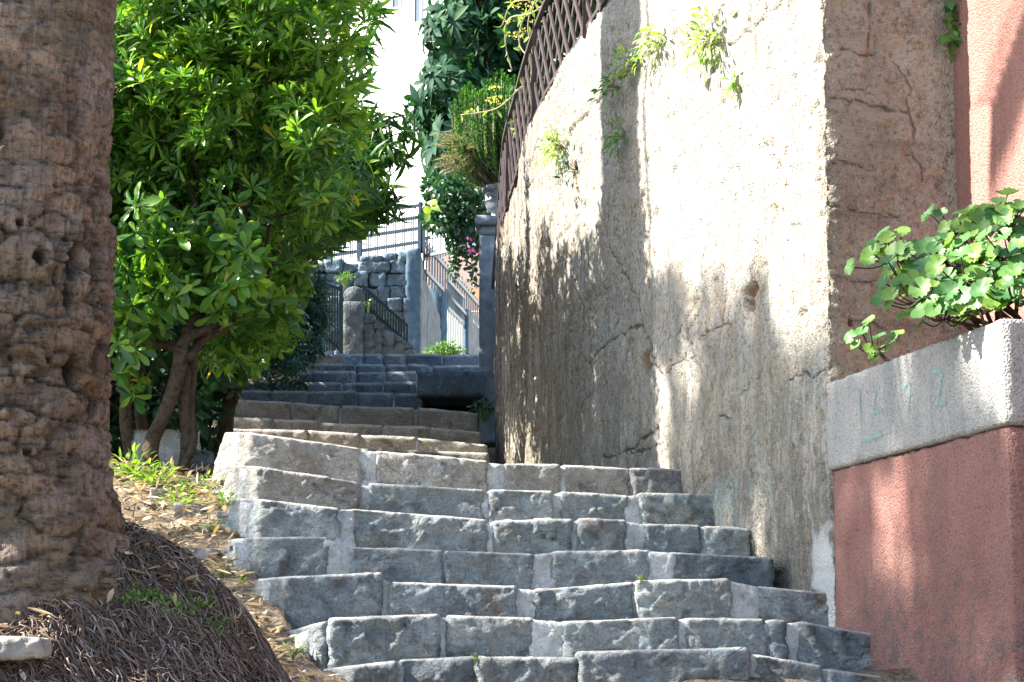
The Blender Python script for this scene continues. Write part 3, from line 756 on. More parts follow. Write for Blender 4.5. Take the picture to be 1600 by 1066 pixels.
def whorls(mb, tpl, pos, axis, m, ln, spread=(50, 88), wscale=1.0, lnvar=.25, droop=0):
    n = len(pos); axis = axis/np.linalg.norm(axis, axis=1)[:, None]
    ref = rdir(n); x = np.cross(axis, ref); x /= np.linalg.norm(x, axis=1)[:, None]; y = np.cross(axis, x)
    for k in range(m):
        ph = 2*math.pi*(k*.382+rng.uniform(0, .12, n))
        be = np.radians(spread[0]+(spread[1]-spread[0])*((k+.5)/m)+rng.normal(0, 8, n))
        rad = np.cos(ph)[:, None]*x+np.sin(ph)[:, None]*y
        d = axis*np.cos(be)[:, None]+rad*np.sin(be)[:, None]
        if droop: d[:, 2] -= droop*rng.uniform(.3, 1, n)
        L = ln*(1+lnvar*rng.normal(size=n)).clip(.55, 1.5)
        if m > 5: L = L*(.6+.4*k/m)
        place(mb, tpl, pos+rad*.006, d, axis+.15*rdir(n), L, L*wscale)
def inpoly(p, poly):
    x, y = p; c = False; j = len(poly)-1
    for i in range(len(poly)):
        (xi, yi), (xj, yj) = poly[i], poly[j]
        if (yi > y) != (yj > y) and x < (xj-xi)*(y-yi)/(yj-yi)+xi: c = not c
        j = i
    return c
_e = math.radians(40); SUN = np.array([-math.cos(_e)*.995, math.cos(_e)*-.02, math.sin(_e)])
def wall_shadow_py(c):
    """photo row where the shadow of point c lands on the concrete wall"""
    t_ = np.linspace(0, 5, 200)[:, None]; P_ = np.asarray(c)-SUN*t_
    wx = np.interp(P_[:, 1], wc[:, 1], wc[:, 0]); h = np.where(P_[:, 0] >= wx)[0]
    if not len(h): return 9999
    p = P_[h[0]]; ze = p[2]/p[1]; th = math.atan(ze)-TH
    return 533-F*math.tan(th)
def clusters(poly, d0, d1, n, spacing, lim=None):
    """n cluster centres in the volume whose outline is poly, between depths d0 and d1"""
    xs = [p[0] for p in poly]; ys = [p[1] for p in poly]; out = []; tries = 0
    while len(out) < n and tries < n*60:
        tries += 1
        p = (rng.uniform(min(xs), max(xs)), rng.uniform(min(ys), max(ys)))
        if not inpoly(p, poly): continue
        c = at(p[0], p[1], rng.uniform(d0, d1))
        if lim and wall_shadow_py(c) < lim+rng.random()**2*150-30: continue
        if all(np.linalg.norm(c-q) > spacing for q in out): out.append(c)
    return np.array(out)
def crown(mb, cl, r, per, tpl, m, ln, up=.45, **k):
    pos, ax = [], []
    for c in cl:
        d = rdir(per); rr = r*rng.uniform(.35, 1.0, per)**.6
        pos.append(c+d*rr[:, None]*np.array([1, 1, .85])); ax.append(d*.8+np.array([-.25, -.15, up])+.3*rdir(per))
    pos, ax = np.concatenate(pos), np.concatenate(ax)
    whorls(mb, tpl, pos, ax, m, ln, **k)
    return pos
def limb(mb, a, b, r0, r1, sag=.0, n=7, jit=.03, sides=7):
    a, b = np.asarray(a, float), np.asarray(b, float)
    t = np.linspace(0, 1, n)[:, None]; P = a+(b-a)*t
    P[1:-1] += rng.normal(0, jit, (n-2, 3)); P[:, 2] += sag*np.sin(t[:, 0]*math.pi)
    P = catmull(P, 3); mb.tube(P, np.linspace(r0, r1, len(P)), sides, True, .12, int(rng.integers(99)))

# ---------------------------------------------------------------- big glossy shrub on the left
sb = at(250, 745, 11.35)
shrub = empty('shrub', sb, 'large glossy green shrub with bare forked trunks, beside the palm', 'shrub')
P1 = [(140, 20), (230, -60), (330, -130), (500, -130), (535, -60), (515, 20), (488, 90), (488, 170), (515, 240), (500, 310), (450, 350), (410, 410), (380, 500), (360, 545), (345, 540), (335, 440), (250, 410), (160, 450), (100, 450), (110, 200)]
cl1 = clusters(P1, 11.7, 14.0, 185, .20, 405)
extra = np.array([at(*q) for q in ((205, 470, 11.3), (240, 430, 11.25), (200, 545, 11.35), (195, 600, 11.4), (230, 330, 11.3), (300, 360, 11.35), (360, 400, 11.4), (375, 570, 12.6), (390, 520, 12.4), (340, 545, 12.7), (420, 470, 12.3))])
hid = np.array([at(rng.uniform(-300, 90), rng.uniform(240, 430), rng.uniform(11.8, 13.6)) for _ in range(18)]); hid = np.array([q for q in hid if wall_shadow_py(q) > 440])
tips = np.array([at(*q) for q in ((540, 30, 12.4), (560, 20, 12.3), (520, 100, 12.2), (430, 60, 11.9), (300, 90, 11.6), (235, 150, 11.5), (480, 250, 12.2), (535, 300, 12.4), (330, 200, 11.5), (470, 160, 11.9), (390, 260, 11.8), (520, 340, 12.6))])
lowc = clusters([(170, 360), (370, 360), (400, 450), (350, 520), (310, 480), (240, 500), (190, 560), (170, 560)], 11.3, 11.9, 26, .13)
hid2 = np.array([at(rng.uniform(-260, 120), rng.uniform(300, 560), rng.uniform(11.5, 12.6)) for _ in range(30)])  # more unseen clusters, added to keep sun off the lower leaves
lowr = clusters([(370, 420), (450, 400), (455, 480), (410, 560), (365, 585), (360, 520)], 12.4, 13.6, 16, .16)
hid3 = []  # unseen leaf clusters added behind the palm to shade the lower crown
while len(hid3) < 70:
    x_ = rng.uniform(-3.1, -2.3); z_h = rng.uniform(2.0, 3.0+(-1.6-x_)*.84-.5); hid3.append((x_, rng.uniform(11.15, 12.6), z_h))
hid3 = np.array(hid3)
mb = MB()
crown(mb, hid3, .27, 13, OBOV2, 9, .13)
crown(mb, lowc, .13, 8, OBOV, 9, .125, up=.1, spread=(50, 105)); crown(mb, hid2, .26, 13, OBOV2, 9, .13); crown(mb, lowr, .15, 10, OBOV, 9, .12, up=.0, spread=(50, 110))
pts = crown(mb, cl1, .21, 22, OBOV, 10, .098, spread=(30, 92), wscale=.82)
crown(mb, hid, .26, 12, OBOV2, 9, .125)
crown(mb, extra, .10, 5, OBOV, 9, .125, up=.1, spread=(55, 105))
mb.build('foliage', M['shrub_leaf'], shrub, True)
mb = MB()
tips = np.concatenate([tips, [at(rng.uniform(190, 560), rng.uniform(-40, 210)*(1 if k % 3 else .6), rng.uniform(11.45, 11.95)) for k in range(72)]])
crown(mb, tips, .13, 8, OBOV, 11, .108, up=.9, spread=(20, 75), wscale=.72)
mb.build('sunlit_foliage', M['sunlit_leaf'], shrub, True)  # upper crown: its sunlit look is painted by the brighter leaf colour
tk = MB()
def px_tube(mbx, pts, rad, sides=10, wob=.18, n=6):
    P = catmull(np.array([at(*q) for q in pts]), n); t = np.linspace(0, 1, len(P))
    R = np.interp(t, np.linspace(0, 1, len(rad)), rad); mbx.tube(P, R, sides, True, wob, int(rng.integers(99)))
fk = (282, 545, 11.4)
px_tube(tk, [(255, 765, 11.32), (238, 725, 11.3), (238, 690, 11.32), (262, 635, 11.36), (278, 580, 11.4), fk], [.058, .045, .040, .038, .037, .038], 12)
px_tube(tk, [fk, (296, 525, 11.42), (330, 510, 11.5), (355, 475, 11.6), (370, 440, 11.8), (380, 380, 12.0)], [.036, .027, .024, .022, .018, .012])
px_tube(tk, [fk, (262, 540, 11.5), (235, 533, 11.7), (215, 500, 11.9), (200, 430, 12.1)], [.03, .025, .022, .018, .011])
px_tube(tk, [(290, 520, 11.42), (302, 500, 11.5), (330, 480, 11.7), (345, 430, 12.0), (340, 330, 12.2), (320, 230, 12.3)], [.028, .023, .021, .019, .015, .009])
px_tube(tk, [(296, 560, 11.4), (318, 530, 11.6), (350, 512, 11.8), (400, 470, 12.2), (440, 380, 12.5)], [.024, .024, .022, .018, .010])
px_tube(tk, [(345, 380, 12.0), (420, 280, 12.1), (460, 180, 12.0), (490, 110, 12.0)], [.018, .015, .011, .006])
px_tube(tk, [(320, 230, 12.2), (305, 205, 11.7), (325, 180, 11.6), (345, 150, 11.5)], [.012, .012, .009, .005])
for c in cl1[::3]:
    a = np.array(at(*random.choice([(345, 430, 12.0), (370, 440, 11.9), (215, 500, 11.9), (340, 330, 12.2), (400, 470, 12.2)])))
    limb(tk, a, c, .012, .004, .05, 5, .05, 5)
tk.build('trunk', M['shrub_bark'], shrub, True)
tk = MB()
px_tube(tk, [(208, 745, 11.7), (203, 700, 11.7), (196, 650, 11.7), (200, 590, 11.75), (215, 500, 12.0), (190, 420, 12.3)], [.042, .036, .034, .031, .024, .012])
px_tube(tk, [(228, 735, 11.85), (222, 670, 11.85), (216, 600, 11.8), (225, 560, 11.9)], [.034, .03, .028, .02])
tk.build('trunk', M['shrub_bark'], shrub, True)
tk = MB()
px_tube(tk, [(283, 752, 11.35), (290, 715, 11.38), (291, 670, 11.4), (287, 620, 11.45), (300, 560, 11.7)], [.035, .030, .032, .03, .02])
px_tube(tk, [(270, 750, 11.3), (288, 725, 11.32), (302, 690, 11.38), (298, 640, 11.45), (303, 580, 11.6), (308, 520, 11.8)], [.02, .022, .024, .022, .02, .015])
tk.build('trunk', M['shrub_bark'], shrub, True)

# ---------------------------------------------------------------- small tree over the middle steps (narrow drooping leaves)
dtree = empty('tree', (at(430, 640, 15)[0]-.5, 15.2, gz(-2.3, 15.2)), 'small tree with narrow drooping leaves, overhanging the brownish middle steps', 'tree')
P2 = [(430, 60), (560, 50), (600, 110), (560, 150), (555, 190), (640, 195), (650, 225), (605, 260), (590, 300), (640, 340), (585, 390), (540, 400), (430, 420)]
P2b = [(440, 190), (520, 190), (575, 215), (580, 240), (560, 262), (550, 296), (560, 320), (545, 350), (500, 360), (440, 400)]
cl2 = clusters(P2b, 14.1, 16.9, 62, .22, 400)
mb = MB()
crown(mb, cl2, .22, 12, LANC, 9, .17, up=.05, spread=(45, 110), droop=.5)
tw = np.array([at(*q) for q in ((600, 200, 14.6), (622, 190, 14.6), (636, 205, 14.6), (628, 245, 14.6), (610, 235, 14.6), (595, 320, 14.5), (612, 328, 14.5), (600, 300, 14.5), (580, 340, 14.5), (575, 180, 14.6), (560, 130, 14.6), (575, 90, 14.7), (580, 40, 14.7), (560, 70, 14.6), (585, 10, 14.7), (555, 160, 14.7), (590, 255, 14.6))])
crown(mb, tw, .07, 4, LANC, 8, .14, up=.0, spread=(45, 110), droop=.5)
mb.build('foliage', M['drooping_leaf'], dtree, True)
mb = MB()
b0 = np.array(dtree.location)-np.array([0, 0, .1]); b1 = at(430, 420, 15.0)
limb(mb, b0, b1, .06, .045, .0, 7, .04)
for c in list(cl2[::2])+list(tw): limb(mb, b1, c, .014, .004, .1, 6, .05, 5)
mb.build('trunk', M['shrub_bark'], dtree, True)

# ---------------------------------------------------------------- dark bush left of the upper steps, shaded hedge behind the shrub
def bush(name, label, cat, poly, d0, d1, n, sp, r, per, tpl, m, ln, mat, base, up=.3, trunk=True, **k):
    root = empty(name, base, label, cat)
    cl = clusters(poly, d0, d1, n, sp); mb = MB(); crown(mb, cl, r, per, tpl, m, ln, up=up, **k)
    mb.build('foliage', M[mat], root, True)
    if trunk:
        mb = MB()
        mid = np.array(base)+np.array([0, 0, .55])
        limb(mb, np.array(base)-np.array([0, 0, .1]), mid, .05, .04)
        for c in cl[::3]: limb(mb, mid, c, .016, .004, .0, 6, .06, 5)
        mb.build('trunk', M['shrub_bark'], root, True)
    return root
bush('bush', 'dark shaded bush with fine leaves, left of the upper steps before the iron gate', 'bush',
     [(250, 180), (420, 200), (440, 330), (480, 400), (485, 480), (478, 520), (465, 545), (455, 575), (420, 590), (390, 580), (330, 610), (280, 600)], 18.9, 21.6, 130, .22, .26, 26, LANC, 7, .13, 'dark_leaf', (at(400, 600, 19.8)[0], 19.8, gz(-2.5, 19.8)), .2, droop=.3)  # outline widened unseen behind the shrub, added to shade the upper steps
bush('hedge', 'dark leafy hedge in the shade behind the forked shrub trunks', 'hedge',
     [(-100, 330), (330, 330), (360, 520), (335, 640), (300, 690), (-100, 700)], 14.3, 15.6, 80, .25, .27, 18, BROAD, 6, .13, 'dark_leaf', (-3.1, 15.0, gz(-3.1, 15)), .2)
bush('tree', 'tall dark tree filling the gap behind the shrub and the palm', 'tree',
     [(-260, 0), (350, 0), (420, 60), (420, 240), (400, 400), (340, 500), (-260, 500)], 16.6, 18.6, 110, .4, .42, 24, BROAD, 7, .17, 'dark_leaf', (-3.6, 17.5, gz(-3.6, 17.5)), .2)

# ---------------------------------------------------------------- palm trunk and root mound
PC = np.array([-1.63, 7.0])
palm = empty('palm_tree', (PC[0], PC[1], .15), 'thick ringed palm trunk on a mound of fibrous roots at left', 'palm tree')
nth, nzp = 420, 520
zz = np.linspace(-.1, 5.2, nzp)
def palm_r(z): return .352+.03*np.clip((1.2-z), 0, 2)**1.2+  .105*np.exp(-np.clip(z-.26, 0, 9)/.17)-.008*np.clip(z-1, 0, 4)
th = np.arange(nth)*2*math.pi/nth
TT, ZZ = np.meshgrid(th, zz); TT, ZZ = TT.ravel(), ZZ.ravel()
cs, sn = np.cos(TT), np.sin(TT)
Q = np.stack([cs, sn, ZZ*1.0], 1)
ringp = ZZ*11.5+1.1*fbm(np.stack([cs*1.1, sn*1.1, ZZ*4.5], 1), 1, 2, .5, 53)+1.5*fbm(np.stack([cs*.9, sn*.9, ZZ*.9], 1), 1, 3, .5, 3)+.30*fbm(np.stack([cs*4, sn*4, ZZ*2], 1), 1, 3, .5, 4)
saw = ringp-np.floor(ringp)
R = palm_r(ZZ)
bid = np.floor(ringp); calm = 1-.7*np.clip((ZZ-1.55)/.4, 0, 1)
band = np.clip(.5+.5*vnoise(np.stack([bid+.5, cs*1.5+3, sn*1.5], 1), 5)+.25*fbm(Q, 5, 3, .6, 9), 0, 1)
grv = np.clip(1-np.minimum(saw, 1-saw)/.10, 0, 1)*np.clip(.6+1.2*fbm(Q, 2.7, 3, .6, 12), 0, 1)
d = -.014*grv+.010*(saw-.5)+.006*vnoise(np.stack([bid+.5, cs*2, sn*2], 1), 8)
d += calm*.018*fbm(np.stack([cs*1.6, sn*1.6, ZZ*4.5], 1), 1, 3, .5, 5)+calm*.009*fbm(np.stack([cs*3.5, sn*3.5, ZZ*20], 1), 1, 4, .6, 6)
d += .0055*fbm(np.stack([cs*34, sn*34, ZZ*7], 1), 1, 3, .6, 7)+.005*fbm(np.stack([cs*9, sn*9, ZZ*30], 1), 1, 4, .65, 8)
lump = np.clip(fbm(np.stack([cs*3.3, sn*3.3, ZZ*5], 1), 1, 3, .55, 15)-.0, -1, 1)*np.clip(1-np.abs(ZZ-1.25)/.6, 0, 1)*np.clip(cs*1.5-.1, 0, 1)
d += .045*lump
d += .06*fbm(np.stack([cs*2.2, sn*2.2, ZZ*9], 1), 1, 3, .55, 17)*np.clip(1-ZZ/.75, 0, 1)
fis = ridge(np.stack([cs*2.6, sn*2.6, ZZ*10], 1), 1, 3, 19); fm_ = np.clip(fis-.74, 0, 1)*4
d -= calm*.024*np.clip(fm_, 0, 1)
fis2 = ridge(np.stack([cs*6, sn*6, ZZ*4.5], 1), 1, 3, 23); f2 = np.clip(fis2-.85, 0, 1)*5*np.clip(1-np.abs(ZZ-1.25)/.6, 0, 1)*np.clip(cs*1.5-.1, 0, 1)
d -= .018*np.clip(f2, 0, 1)
crk = np.clip(fm_*.55*calm, 0, 1)+np.clip(f2*.6, 0, 1)+grv*.9
def trunk_hit(px, py):
    y = PC[1]-.3; p = at(px, py, y)
    for _ in range(4):
        dx = p[0]-PC[0]; r = palm_r(p[2]); y = PC[1]-math.sqrt(max(r*r-dx*dx, 1e-4)); p = at(px, py, y)
    return p
for (px, py, rw, rh, dep) in ((116, 583, .030, .040, .12), (150, 566, .016, .034, .10), (163, 430, .014, .075, .07), (120, 410, .028, .05, .05), (110, 460, .02, .045, .035), (62, 400, .02, .02, .04), (30, 345, .012, .012, .03), (146, 640, .012, .03, .04), (75, 560, .012, .012, .03), (45, 705, .014, .012, .03), (18, 560, .01, .008, .02), (140, 360, .03, .04, .03), (158, 330, .012, .03, .04)):
    p = trunk_hit(px, py); ta = math.atan2(p[1]-PC[1], p[0]-PC[0])
    da = (TT-ta+math.pi) % (2*math.pi)-math.pi
    rr = np.sqrt((da*.38/rw)**2+((ZZ-p[2]+.008*fbm(Q*3, 6, 2, .5, 33))/rh)**2)+.35*fbm(Q, 9, 2, .5, 35)
    m_ = np.clip((1.25-rr)*2.5, 0, 1); d -= m_*dep; crk = np.maximum(crk, m_)
X = np.stack([PC[0]+cs*(R+d), PC[1]+sn*(R+d), ZZ], 1)
mb = MB(); mb.grid(X, nth, nzp, True)
mesh_np('trunk', X, mb.f[4][0], M['palm_bark'], palm, True, None, {'crack': np.clip(crk, 0, 1), 'band': band})
# palm crown far above the picture: a stub of leaf bases and arching fronds
mb = MB()
for k in range(26):
    az = k*2.4; el = rng.uniform(.1, 1.1); L_ = rng.uniform(2.2, 3.0)
    t_ = np.linspace(0, 1, 9); o = np.array([math.cos(az), math.sin(az), 0])
    cpt = np.array([PC[0], PC[1], 6.4])+o*(L_*t_[:, None])*math.cos(el)+np.array([0, 0, 1])*((L_*math.sin(el)*t_-1.5*t_**2)[:, None])
    mb.tube(cpt, np.linspace(.03, .006, 9), 4)
    for sgn in (-1, 1):
        cp = catmull(cpt, 5); n = len(cp); tg = np.gradient(cp, axis=0); sd = np.cross(tg, [0, 0, 1.]); sd /= np.linalg.norm(sd, axis=1)[:, None]
        place(mb, NEED, cp[3:], (sgn*sd+.6*tg/np.linalg.norm(tg, axis=1)[:, None]+np.array([0, 0, -.25]))[3:], np.tile([0, 0, 1.], (n-3, 1)), .42, .35)
PALMFR = mb
up_ = MB(); up_.tube([(PC[0], PC[1], 5.1), (PC[0], PC[1], 5.8), (PC[0], PC[1], 6.5)], [.34, .36, .22], 24, True, .15)
up_.build('leaf_base', M['palm_bark'], palm, True)
PALMFR.build('frond', M['drooping_leaf'], palm, True)
# mound
def mound_z(x, y):
    r = np.hypot(x-PC[0], (y-PC[1])*.92); ang = np.arctan2(y-PC[1], x-PC[0])
    lob = 1+.10*np.sin(ang*3+1.0)+.06*np.sin(ang*5+.3)
    t_ = np.clip((r/lob-.38)/.48, 0, 1)
    h = .50*(1-t_**1.5)
    h = h*np.clip(.92+.8*(y-PC[1]), .45, 1.25)
    return h-.10+.075*fbm(np.stack([np.asarray(x)+0*h, np.asarray(y)+0*h, 0*h], 1), 4.5, 3, .55, 77)*np.clip((1.05-r)*4, 0, 1)
mr = np.linspace(.28, 1.06, 90); ma = np.linspace(0, 2*math.pi, 300, endpoint=False)
MA, MR = np.meshgrid(ma, mr); mx_ = PC[0]+MR.ravel()*np.cos(MA.ravel()); my_ = PC[1]+MR.ravel()*np.sin(MA.ravel())
mz_ = mound_z(mx_, my_); Pm = np.stack([mx_, my_, mz_], 1); Pm[:, 2] += .035*fbm(Pm, 7, 4, .6, 3)+.012*fbm(Pm, 30, 2, .6, 5)
Pm[MR.ravel() > 1.04, 2] -= .25
mb = MB(); mb.grid(Pm, len(ma), len(mr), True); mound = mb.build('root_mound', M['root_earth'], palm, True)
mb = MB(); nS = 19000
a_ = rng.uniform(0, 2*math.pi, nS); r_ = .36+.56*rng.random(nS)**.8
keepm = np.sin(a_) < .75
a_, r_ = a_[keepm], r_[keepm]
n = len(a_); m = 5
Ls = rng.uniform(.03, .12, n); sw = rng.normal(0, .8, n)
px_, py_ = PC[0]+r_*np.cos(a_), PC[1]+r_*np.sin(a_)
pts = np.zeros((n, m, 3)); ang = a_+sw
lift = rng.uniform(.004, .028, n)
for j in range(m):
    t_ = j/(m-1)
    pts[:, j, 0] = px_+np.cos(ang)*Ls*t_; pts[:, j, 1] = py_+np.sin(ang)*Ls*t_
    pts[:, j, 2] = mound_z(pts[:, j, 0], pts[:, j, 1])+.03*fbm(np.stack([pts[:, j, 0], pts[:, j, 1], 0*px_], 1), 7, 3, .6, 3)+lift*(1-(2*t_-1)**2)+.006
    ang = ang+rng.normal(0, .30, n)
rad = rng.uniform(.0012, .0036, n)
V = np.zeros((n, m, 3, 3)); T = np.gradient(pts, axis=1); T /= np.linalg.norm(T, axis=2)[..., None]+1e-9
xx = np.cross(T, [0, 0, 1.]); xx /= np.linalg.norm(xx, axis=2)[..., None]+1e-9; yy = np.cross(xx, T)
tap = np.array([.8, 1, 1, .8, .3])
for k in range(3):
    an = k*2*math.pi/3
    V[:, :, k] = pts+(xx*math.cos(an)+yy*math.sin(an))*(rad[:, None]*tap)[..., None]
fs = []
for j in range(m-1):
    for k in range(3):
        a = j*3+k; b = j*3+(k+1) % 3; fs.append((a, b, b+3, a+3))
fs = np.array(fs); mb.add(V.reshape(-1, 3), (fs[None]+np.arange(n)[:, None, None]*m*3).reshape(-1, 4))
tag(mb.build('root_fibres', M['root_fibre'], palm, True), kind='stuff')
# moss on the mound
for (cx_, cy_, s_d, n_) in ((225, 935, 16, 160), (290, 955, 24, 260), (335, 985, 16, 130), (205, 945, 10, 60)):
    q = []
    for _ in range(n_):
        px_, py_ = cx_+rng.normal(0, s_d), cy_+rng.normal(0, s_d*.4)
        v0, u0 = vx(px_, py_), uz(px_, py_); ys = np.linspace(5.8, 7.8, 160); hz = mound_z(v0*ys, ys)+.014
        hit = np.where(u0*ys <= hz)[0]
        if len(hit): y = ys[hit[0]]; q.append((v0*y, y, hz[hit[0]]))
    q = np.array(q); mb = MB()
    place(mb, IVY, q+.012*rdir(len(q)), rdir(len(q))+np.array([0, -.3, .8]), rdir(len(q)), rng.uniform(.010, .022, len(q)), .012)
    mb.build('moss', M['moss'], palm, True)

# ---------------------------------------------------------------- litter, stones, weeds on the lit bank
bank = [(190, 735), (350, 735), (372, 800), (360, 900), (405, 960), (450, 1000), (500, 1066), (420, 1066), (330, 900), (205, 830)]
def bank_point(px, py):
    v, u = vx(px, py), uz(px, py); ys = np.linspace(6.5, 12.5, 500)
    h = ground_z(v*ys, ys)+.01; hit = np.where(u*ys <= h)[0]
    y = ys[hit[0]] if len(hit) else 9
    return np.array([v*y, y, gz(v*y, y)])
n = 3200; pos = []
while len(pos) < n:
    x, y = rng.uniform(-2.6, -.45), rng.uniform(7.1, 12.6)
    xl = np.interp(y, [7, 8.4, 9.7, 10.9], [-.5, -.72, -1.2, -1.36])
    if x < xl-.02 and np.hypot(x-PC[0], y-PC[1]) > .9 and x > xl-1.4: pos.append((x, y, gz(x, y)+rng.uniform(.005, .05)))
for _ in range(150):
    an, rr_ = rng.uniform(-2.6, .6), rng.uniform(.45, .95); x, y = PC[0]+rr_*math.cos(an), PC[1]+rr_*math.sin(an)
    pos.append((x, y, float(mound_z(np.array([x]), np.array([y]))[0])+.03))
n = len(pos); pos = np.array(pos); dd = rng.normal(size=(n, 3)); dd[:, 2] *= .25
mb = MB(); place(mb, LIT, pos, dd, np.array([0, 0, 1.])+.45*rdir(n), rng.uniform(.02, .075, n), rng.uniform(.02, .06, n))
tag(mb.build('leaf_litter', M['litter_leaf'], None, True), 'dry fallen leaves strewn over the bank left of the steps', 'leaf litter', kind='stuff')
mb = MB(); mb2 = MB(); n = 1100; pos = []
while len(pos) < n:
    x, y = rng.uniform(-2.6, -.45), rng.uniform(7.1, 12.2); xl = np.interp(y, [7, 8.4, 9.7, 10.9], [-.5, -.72, -1.2, -1.36])
    if x < xl and np.hypot(x-PC[0], y-PC[1]) > .85 and x > xl-1.4: pos.append((x, y, gz(x, y)+rng.uniform(.0, .03)))
pos = np.array(pos); dd = rng.normal(size=(n, 3)); dd[:, 2] *= .15
place(mb, BLADE, pos, dd, np.tile([0, 0, 1.], (n, 1)), rng.uniform(.06, .2, n), .10)
tag(mb.build('straw', M['dry_twig'], None, True), 'dry straw and twigs lying on the bank left of the steps', 'straw', kind='stuff')
def weed(px, py, label, size, n, tpl=BROAD, mat='weed_leaf', grp=None, dep=None, cat='weed', name='weed', w=.9):
    n = int(n*1.6); p = bank_point(px, py) if dep is None else at(px, py, dep)
    r = empty(name, p, label, cat, grp)
    mb = MB(); d = rdir(n); d[:, 2] = np.abs(d[:, 2])*.8+.25; rr = size*rng.uniform(.15, 1, n)
    pos = p+d*rr[:, None]*np.array([1, 1, .8])
    place(mb, tpl, pos, d+.5*rdir(n), np.array([0, 0, 1.])+.4*rdir(n), size*rng.uniform(.16, .38, n), size*rng.uniform(.18, .40, n)*w)
    mb.build('leaves', M[mat], r, True)
    mb = MB()
    for k in range(0, n, 6): mb.tube([p-np.array([0, 0, .02]), (p+pos[k])/2+.01, pos[k]], [.003, .002, .0015], 4)
    mb.build('stem', M['weed_leaf'], r, True)
G = 'weeds on the sunlit bank'
weed(205, 745, 'tallest bright green weed against the edge of the palm trunk', .17, 60, grp=G)
weed(240, 760, 'low pale green weed at the foot of the forked shrub trunk', .15, 70, grp=G)
weed(275, 790, 'yellow-green weed flat among the dry leaves in mid bank', .13, 50, grp=G)
weed(352, 790, 'bright green weed tucked against the left end of a step', .09, 60, grp=G)
weed(325, 765, 'small weed on the bank just below the plastic bag', .10, 40, grp=G)
weed(330, 830, 'small dark green weed in the middle of the bank, above the root mound', .08, 30, grp=G)
weed(345, 893, 'tiny weed under the left end of the fourth step', .06, 24, grp=G)
weed(375, 905, 'tiny weed in the soil gap between two step ends', .05, 20, grp=G)
weed(457, 1018, 'yellowish weed at the left end of the second lowest step', .06, 26, grp=G)
weed(225, 735, 'grassy tuft standing before the forked shrub trunk', .16, 34, BLADE, grp=G, w=2.0)
weed(283, 742, 'narrow grassy tuft right of the forked shrub trunk', .16, 26, BLADE, grp=G, w=2.0)
for px, py, dd_, lb, sz in ((614, 922, 9.22, 'tiny green sprig in a mortar joint of the third step', .035), (742, 1031, 8.38, 'tiny sprig between two stones of the lowest visible step', .03), (1000, 905, 9.24, 'small sprig in the joint right of centre on the third step', .025)):
    weed(px, py, lb, sz, 12, grp='sprigs growing in the step joints', dep=dd_)
def rock(px, py, w, h, label, mat='pebble', dep=None, seed=0, name='stone'):
    p = bank_point(px, py) if dep is None else at(px, py, dep)
    V, Fc = rough_block(p+np.array([-w/2, 0, h]), p+np.array([w/2, .0, h*.8]), w*.7, p[2]-.03, w/22, w*.07, min(1.2, w*9), seed)
    tag(mesh_np(name, V, Fc, M[mat], None, True), label, 'stone', 'loose stones on the bank')
rock(292, 800, .13, .05, 'flat pale stone lying in the sunlit leaf litter', seed=3)
rock(310, 868, .16, .05, 'bluish white stone at the top edge of the root mound', seed=5)
rock(350, 822, .07, .08, 'upright small stone beside the left end of a step', seed=7)
rock(245, 775, .06, .05, 'small rounded stone among the weeds near the palm', seed=9)
rock(425, 985, .06, .03, 'little grey stone at the foot of the third step end', seed=11)
rock(10, 1012, .20, .035, 'pale flat rock at the front of the palm roots, bottom left corner', dep=6.25, seed=13)
rock(310, 735, .14, .12, 'dark shaded stone right of the forked trunks', 'low_wall_stone', dep=11.5, seed=15)
# plastic bag between the trunks
bp = at(255, 712, 11.75); nu, nv = 44, 30
U, Vv = np.meshgrid(np.linspace(-1, 1, nu), np.linspace(-1, 1, nv)); U, Vv = U.ravel(), Vv.ravel()
base = np.stack([bp[0]+U*.20, bp[1]+0*U, bp[2]+Vv*.13+.0], 1)
prof_ = np.sqrt(np.clip(1-np.abs(U)**3, 0, 1)*np.clip(1-np.abs(Vv)**3, 0, 1))
cr_ = .07*fbm(base, 8, 4, .6, 3)+.05*np.abs(fbm(base, 13, 3, .6, 5))
f1 = base.copy(); f1[:, 1] -= .08*prof_+cr_*prof_; f1[:, 0] += .03*fbm(base, 8, 2, .5, 9); f1[:, 2] += .03*fbm(base, 7, 2, .5, 10)
f2 = f1.copy(); f2[:, 1] = bp[1]+.07*prof_
mb = MB(); mb.grid(f1, nu, nv); mb.grid(f2, nu, nv)
tag(mb.build('plastic_bag', M['plastic_film'], None, True), 'crumpled clear plastic bag lying behind the forked shrub trunks', 'plastic bag')

